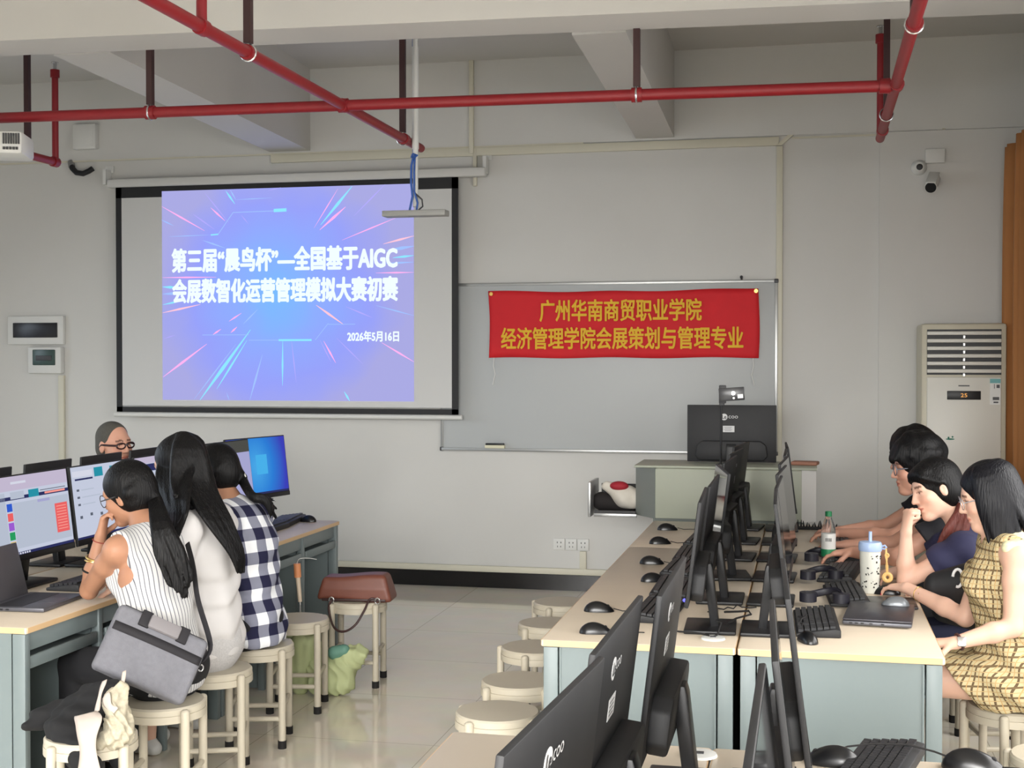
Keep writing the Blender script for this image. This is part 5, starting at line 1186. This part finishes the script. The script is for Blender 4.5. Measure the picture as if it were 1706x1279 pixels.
k = MB(); k.tube([(.062, -.006, .183), (.066, -.008, .15), (.063, -.01, .11), (.066, -.012, .085)], .0035, 6); k.tube([(.062, -.006, .183), (.060, -.01, .15), (.069, -.012, .11), (.068, -.012, .085)], .003, 6); k.tube([(.066+.007*math.cos(a), -.008, .155+.008*math.sin(a)) for a in [i*.7854 for i in range(8)]], .004, 6, closed=True); st = k.build('charm_cord', M_don, t)
MB().tube([(.068+.014*math.cos(a), -.014+.004*math.sin(a), .066+.014*math.sin(a)) for a in [i*math.pi/8 for i in range(16)]], .0085, 8, closed=True).build('ring_charm', M_don, t)
# water bottle
t = thing('water_bottle', 'clear plastic water bottle with green cap and white-green label', 'bottle', (.108, 6.36, DZ))
mg = bpy.data.materials.new('clear_plastic'); mg.use_nodes = True; b = mg.node_tree.nodes['Principled BSDF']; b.inputs['Transmission Weight'].default_value = .95; b.inputs['Roughness'].default_value = .08; b.inputs['IOR'].default_value = 1.15; b.inputs['Base Color'].default_value = (.93, .96, .97, 1)
MB().lathe([(0, 0), (.028, 0), (.033, .006), (.032, .03), (.0335, .035), (.0325, .06), (.0325, .14), (.033, .15), (.031, .172), (.02, .205), (.0135, .218), (.0135, .228), (0, .228)], 28).build('bottle_body', mg, t)
MB().lathe([(.0336, .06), (.0338, .062), (.0338, .14), (.0336, .142)], 28).build('label', M_white, t)
MB().lathe([(.0342, .036), (.0346, .038), (.0346, .068), (.0342, .07)], 28).build('label_green_band', mat('green_label', (30, 124, 78), .5), t)
MB().lathe([(0, .222), (.0155, .222), (.0155, .243), (.014, .245), (0, .245)], 20).build('cap', mat('green_cap', (24, 110, 66), .45), t)
k = MB()
for i in range(5): k.box((.006*(i-2), -.0342, .115), (.003, .0008, .016))
k.build('label_print', M_dgrey, t)
# black shoulder bag with white ring on the navy woman's lap
t = thing('lap_bag', 'black bag with a white ring handle between plaid and navy women', 'bag', (.60, 5.46, .66))
g = Sdf(.006); g.rc((-.08, -.01, .15), (.06, -.045, .175), .06, .09, k=.03, fl=((0, 1, 0), 1.6)); g.rc((-.05, .02, .06), (.09, .0, .03), .06, .06, k=.04, fl=((0, 1, 0), 1.4)); g.mesh('bag_body', mat('black_nylon', (20, 20, 23), .6), t)
MB().tube([(-.025+.030*math.cos(a)*.6, -.136, .205+.034*math.sin(a)) for a in [i*math.pi/9-1.9 for i in range(15)]], .0055, 8).build('ring_handle', mat('white_ring_plastic', (236, 236, 236), .3), t)

# grey laptop bag hanging over the stool
def grid_bag(): pass
A = {'TL': at(208, 1012, 4.76), 'TR': at(347, 1070, 4.86), 'BR': at(302, 1178, 4.72), 'BL': at(142, 1105, 4.62)}
t = thing('laptop_bag', 'grey fabric laptop bag with black stripe leaning behind striped woman', 'bag', (-2.2, 4.35, .45)); o = Vector((-2.2, 4.35, .45))
c0 = (A['TL']+A['TR']+A['BL']+A['BR'])/4-o
ux = ((A['TR']-A['TL'])+(A['BR']-A['BL'])).normalized(); uz = ((A['TL']-A['BL'])+(A['TR']-A['BR'])); uz = (uz-ux*uz.dot(ux)).normalized(); uy = uz.cross(ux)
Mb = Matrix(((ux.x, uy.x, uz.x, c0.x), (ux.y, uy.y, uz.y, c0.y), (ux.z, uy.z, uz.z, c0.z), (0, 0, 0, 1)))
if uy.y < 0: Mb = Mb @ RZ(180)
BW, BH_ = ((A['TR']-A['TL']).length+(A['BR']-A['BL']).length)/4, ((A['TL']-A['BL']).length+(A['TR']-A['BR']).length)/4
M_bag = mat('grey_canvas', (108, 108, 114), .85, var=.08, scale=60, bump=.15, bscale=300)
def slab(z0, z1, x0=-BW, x1=BW, th=.032, r=.02, name='bag_body', m=None, off=0):
    g = Sdf(.005); n = 7
    def f(X, Y, Z):
        Mi = np.array(Mb.inverted()); x = Mi[0, 0]*X+Mi[0, 1]*Y+Mi[0, 2]*Z+Mi[0, 3]; y = Mi[1, 0]*X+Mi[1, 1]*Y+Mi[1, 2]*Z+Mi[1, 3]-off; z = Mi[2, 0]*X+Mi[2, 1]*Y+Mi[2, 2]*Z+Mi[2, 3]
        bul = .010*np.cos(np.clip(x/BW, -1, 1)*1.4)*np.cos(np.clip(z/BH_, -1, 1)*1.4)+.004*np.sin(x*40+z*18)*np.clip(-z/BH_+.2, 0, 1)
        qx = np.abs(x-(x0+x1)/2)-((x1-x0)/2-r); qy = np.abs(y)-(th+bul-r); qz = np.abs(z-(z0+z1)/2)-((z1-z0)/2-r)
        return np.sqrt(np.maximum(qx, 0)**2+np.maximum(qy, 0)**2+np.maximum(qz, 0)**2)+np.minimum(np.maximum(np.maximum(qx, qy), qz), 0)-r
    cs = [Mb @ Vector((x, y, z)) for x in (x0, x1) for y in (-th-.02, th+.02) for z in (z0, z1)]; lo = np.min([list(c) for c in cs], 0); hi = np.max([list(c) for c in cs], 0)
    g._add(f, lo, hi, .001, 0, None); return g.mesh(name, m or M_bag, t)
slab(-BH_, BH_); MBK = mat('black_webbing', (30, 28, 32), .8)
k = MB(); k.grid(lambda u, v: Vector((-BW+.006+u*(2*BW-.012), -.0335-.0105*math.cos((u*2-1)*1.4)*math.cos((v*.032+.022)/BH_*1.4), .022+v*.032)), 20, 2, Mb); k.build('black_stripe', MBK, t, solid=.002)
k = MB(); k.tube([(x, -.002, BH_+.001) for x in (-BW+.02, -.08, 0, .08, BW-.02)]+[(BW+.001, -.002, BH_-.03), (BW+.001, 0, -.02)], .006, 6, Mb); k.build('zip_piping', MBK, t)
for sx in (-1, 1): MB().box((sx*.073, -.046, BH_-.028), (.04, .014, .062), .004, Mb @ RX(-6)).build('handle_strap', MBK, t)
MB().box((0, -.052, BH_-.030), (.118, .022, .05), .007, Mb @ RX(-6)).build('handle_pad', mat('padded_grey', (122, 118, 120), .8), t)
k = MB(); pts = spline([Mb @ Vector((BW+.004, 0, .05)), Mb @ Vector((BW+.012, .0, .12)), at(330, 1000, 4.98)-o, at(322, 945, 5.06)-o, at(312, 905, 5.16)-o], 6); k.tube(pts, .012, 8, flat=.25); k.build('shoulder_strap', MBK, t)
MB().tube([Mb @ Vector((BW+.01+.01*math.cos(a), 0, .03+.012*math.sin(a))) for a in [i*.7854 for i in range(8)]], .003, 6, closed=True).build('strap_ring', M_chrome, t)

# black cloth bag with white straps and fabric on the nearest left stool
t = thing('cloth_bag', 'black cloth bag with crumpled white straps lying on the nearest stool', 'bag', (-2.38, 4.05, .44))
g = Sdf(.006)
g.rc((-.16, .02, .05), (.02, .03, .06), .05, .075, k=.05, fl=((0, 0, 1), 1.5)); g.rc((-.02, .05, .08), (.06, .08, .12), .06, .035, k=.05); g.rc((-.05, -.06, .02), (.08, -.12, -.06), .06, .05, k=.05); g.rc((.06, -.12, -.06), (.09, -.145, -.16), .045, .035, k=.04); g.rc((-.17, .0, .03), (-.2, -.05, .02), .03, .02, k=.03); g.rc((-.04, .08, .05), (.02, .1, .1), .06, .05, k=.05)
g.mesh('bag_body', mat('black_felt', (20, 20, 22), .9, var=.1, scale=40), t, None, lambda X, Y, Z: .006*(np.sin(X*55+Z*31)*np.sin(Y*47-X*20)+.5*np.sin(Z*90+Y*60)))
M_wst = mat('white_satin', (184, 172, 162), .5, var=.05, scale=20)
def ribbon(nm, pts, w, side, th=.003):
    ps = spline(pts, 6); k = MB(); sd = Vector(side).normalized(); n_ = len(ps)-1
    k.grid(lambda u, v: ps[min(int(round(u*n_)), n_)]+sd*(w*(v-.5)*(1+.25*math.sin(u*9)))+Vector((0, -.006*math.cos((v-.5)*3), 0)), n_, 4); return k.build(nm, M_wst, t, solid=th)
ribbon('white_strap', [(.07, -.13, .10), (.10, -.16, .085), (.11, -.185, .04), (.115, -.19, -.02), (.12, -.195, -.09), (.125, -.2, -.14)], .075, (.9, .1, .25))
ribbon('white_strap', [(.09, -.04, .19), (.09, -.07, .15), (.095, -.1, .10)], .018, (.8, 0, .4)); ribbon('white_strap', [(.14, .0, .215), (.15, -.03, .17), (.16, -.05, .13)], .014, (.8, 0, .4))
ribbon('white_strap', [(.115, -.08, .15), (.14, -.1, .12), (.16, -.1, .10)], .035, (.6, 0, .8))
g = Sdf(.004); g.rc((.135, -.05, .13), (.165, -.085, .04), .035, .05, k=.03); g.rc((.15, -.03, .17), (.13, -.05, .12), .016, .03, k=.02); g.rc((.16, -.09, .02), (.11, -.12, -.005), .035, .02, k=.03)
g.mesh('crumpled_scarf', mat('cream_patterned_cloth', (168, 160, 140), .8, var=.22, scale=70), t, None, lambda X, Y, Z: .009*np.abs(np.sin(X*70+Z*55+2*np.sin(Y*60)))-.004+.004*np.sin(Y*120-Z*95+X*60))

# brown handbag on the far stool
t = thing('handbag', 'brown leather handbag lying on the stool by the left block end', 'bag', (-2.31, 6.62, .44), R(6))
M_lea = mat('brown_leather', (112, 64, 50), .45, var=.06, scale=10)
g = Sdf(.006)
def fb(X, Y, Z):
    z = Z-.07; w_ = .185-.02*np.clip(z/.07, -1, 1); qx = np.abs(X+.1*z*0)-(w_-.02); qy = np.abs(Y)-(.085-.02-.25*np.clip(z, 0, 1)); qz = np.abs(z)-(.065-.02+.008*np.sin(X*14))
    return np.sqrt(np.maximum(qx, 0)**2+np.maximum(qy, 0)**2+np.maximum(qz, 0)**2)+np.minimum(np.maximum(np.maximum(qx, qy), qz), 0)-.02
g._add(fb, (-.2, -.1, 0), (.2, .1, .145), .001, 0, None); g.mesh('bag_body', M_lea, t)
k = MB(); k.box((0, -.083, .012), (.34, .01, .014), .004); k.build('dark_edge', mat('dark_brown_leather', (58, 34, 32), .5), t)
k = MB(); k.tube(spline([(-.115, -.095, .015), (-.12, -.13, -.03), (-.085, -.165, -.115), (-.03, -.175, -.135), (.03, -.17, -.10), (.07, -.14, -.03), (.09, -.1, .02), (.13, -.095, .02)], 5), .006, 8); k.build('strap', MATS['dark_brown_leather'], t)
for x in (-.115, .13): MB().tube([(x+.013*math.cos(a), -.098, .012+.016*math.sin(a)) for a in [i*.7854 for i in range(8)]], .004, 6, closed=True).build('strap_ring', M_chrome, t)

# umbrella and tote bag under the stools
t = thing('umbrella', 'pale green folded umbrella standing upright with an orange handle', 'umbrella', (-2.52, 6.34, 0))
g = Sdf(.006)
for i in range(9):
    a = i*2*math.pi/9; c_, s_ = math.cos(a), math.sin(a); g.rc((.02*c_, .02*s_, .02), (.075*c_, .06*s_, .27+.02*math.sin(i*2)), .018, .034, k=.012)
g.rc((0, 0, .03), (0, 0, .27), .03, .06, k=.02); g.el((0, 0, .315), (.07, .055, .035), k=.01, op=1)
g.mesh('canopy', mat('pale_green_cloth', (176, 184, 138), .7, var=.05, scale=12), t)
MB().cyl((0, 0, .05), (0, 0, .5), .005, n=8).build('shaft', M_chrome, t); MB().cyl((0, 0, .47), (-.012, 0, .60), .010, .012, n=10).build('grip_stem', mat('cream_plastic', (214, 196, 174), .4), t); MB().cyl((-.012, 0, .595), (-.016, 0, .665), .018, n=14).build('handle', mat('orange_plastic', (214, 142, 96), .45), t)
MB().tube(spline([(-.016, 0, .665), (.0, -.01, .69), (.04, .0, .695), (.09, .0, .69)], 4), .002, 6).build('wrist_cord', M_white, t)
t = thing('tote_bag', 'slumped pale green cloth tote on floor beside the brown handbag stool', 'bag', (-2.36, 6.33, 0))
g = Sdf(.006); g.rc((-.06, 0, .06), (.06, .02, .07), .06, .07, k=.05); g.rc((-.02, 0, .12), (.10, .03, .2), .06, .05, k=.05); g.rc((.08, .03, .15), (.15, .05, .21), .06, .04, k=.05); g.rc((-.07, 0, .12), (-.08, .02, .24), .05, .035, k=.04); g.el((.05, .0, .30), (.07, .06, .075), k=.01, op=1); g._add(lambda X, Y, Z: .003-Z+0*X+0*Y, (0, 0, 0), (0, 0, 0), .006, 2, None)
g.mesh('bag_body', MATS['pale_green_cloth'], t, None, lambda X, Y, Z: .009*np.abs(np.sin(X*62+Z*30+np.sin(Z*40)))-.004+.005*np.sin(Y*70+Z*50))
g = Sdf(.006); g.rc((.03, -.005, .22), (.08, .0, .235), .035, .03, k=.02); g.mesh('green_contents', mat('teal_cloth', (96, 140, 124), .6, var=.1, scale=20), t)
# plush / white bag in the lectern drawer
t = thing('white_bag', 'white bag with a red patch lying in the open lectern drawer', 'bag', (-1.15, 8.34, .745))
g = Sdf(.006); g.rc((-.09, 0, .16), (.03, 0, .10), .03, .065, k=.05); g.rc((.03, 0, .09), (.09, .0, .08), .07, .06, k=.04); g.mesh('bag_body', mat('cream_white_cloth', (216, 210, 198), .7, var=.05, scale=20), t, None, lambda X, Y, Z: .004*np.sin(X*50+Z*40))
g = Sdf(.006); g.el((.0, -.035, .165), (.06, .04, .03), k=.01); g.mesh('red_patch', mat('red_cloth', (160, 30, 44), .7), t)
t = thing('black_bag', 'black bag crumpled at the bottom of the open lectern drawer', 'bag', (-1.17, 8.36, .745))
g = Sdf(.006); g.rc((-.10, .0, .06), (.06, 0, .04), .06, .04, k=.04); g.mesh('bag_body', mat('black_canvas', (34, 30, 30), .85), t)
t = thing('jagged_strip', 'black jagged strip lying at the far end of the right block', 'object', (.05, 7.62, DZ)); k = MB()
for i in range(16): k.cyl((-.12+.016*i, 0, .012), (-.12+.016*i+.006*math.sin(i*3), .01*math.sin(i*5), .045+.01*math.sin(i*7)), .007, .002, n=6)
k.box((0, 0, .008), (.27, .03, .016), .004); k.build('comb_body', M_rubber, t)
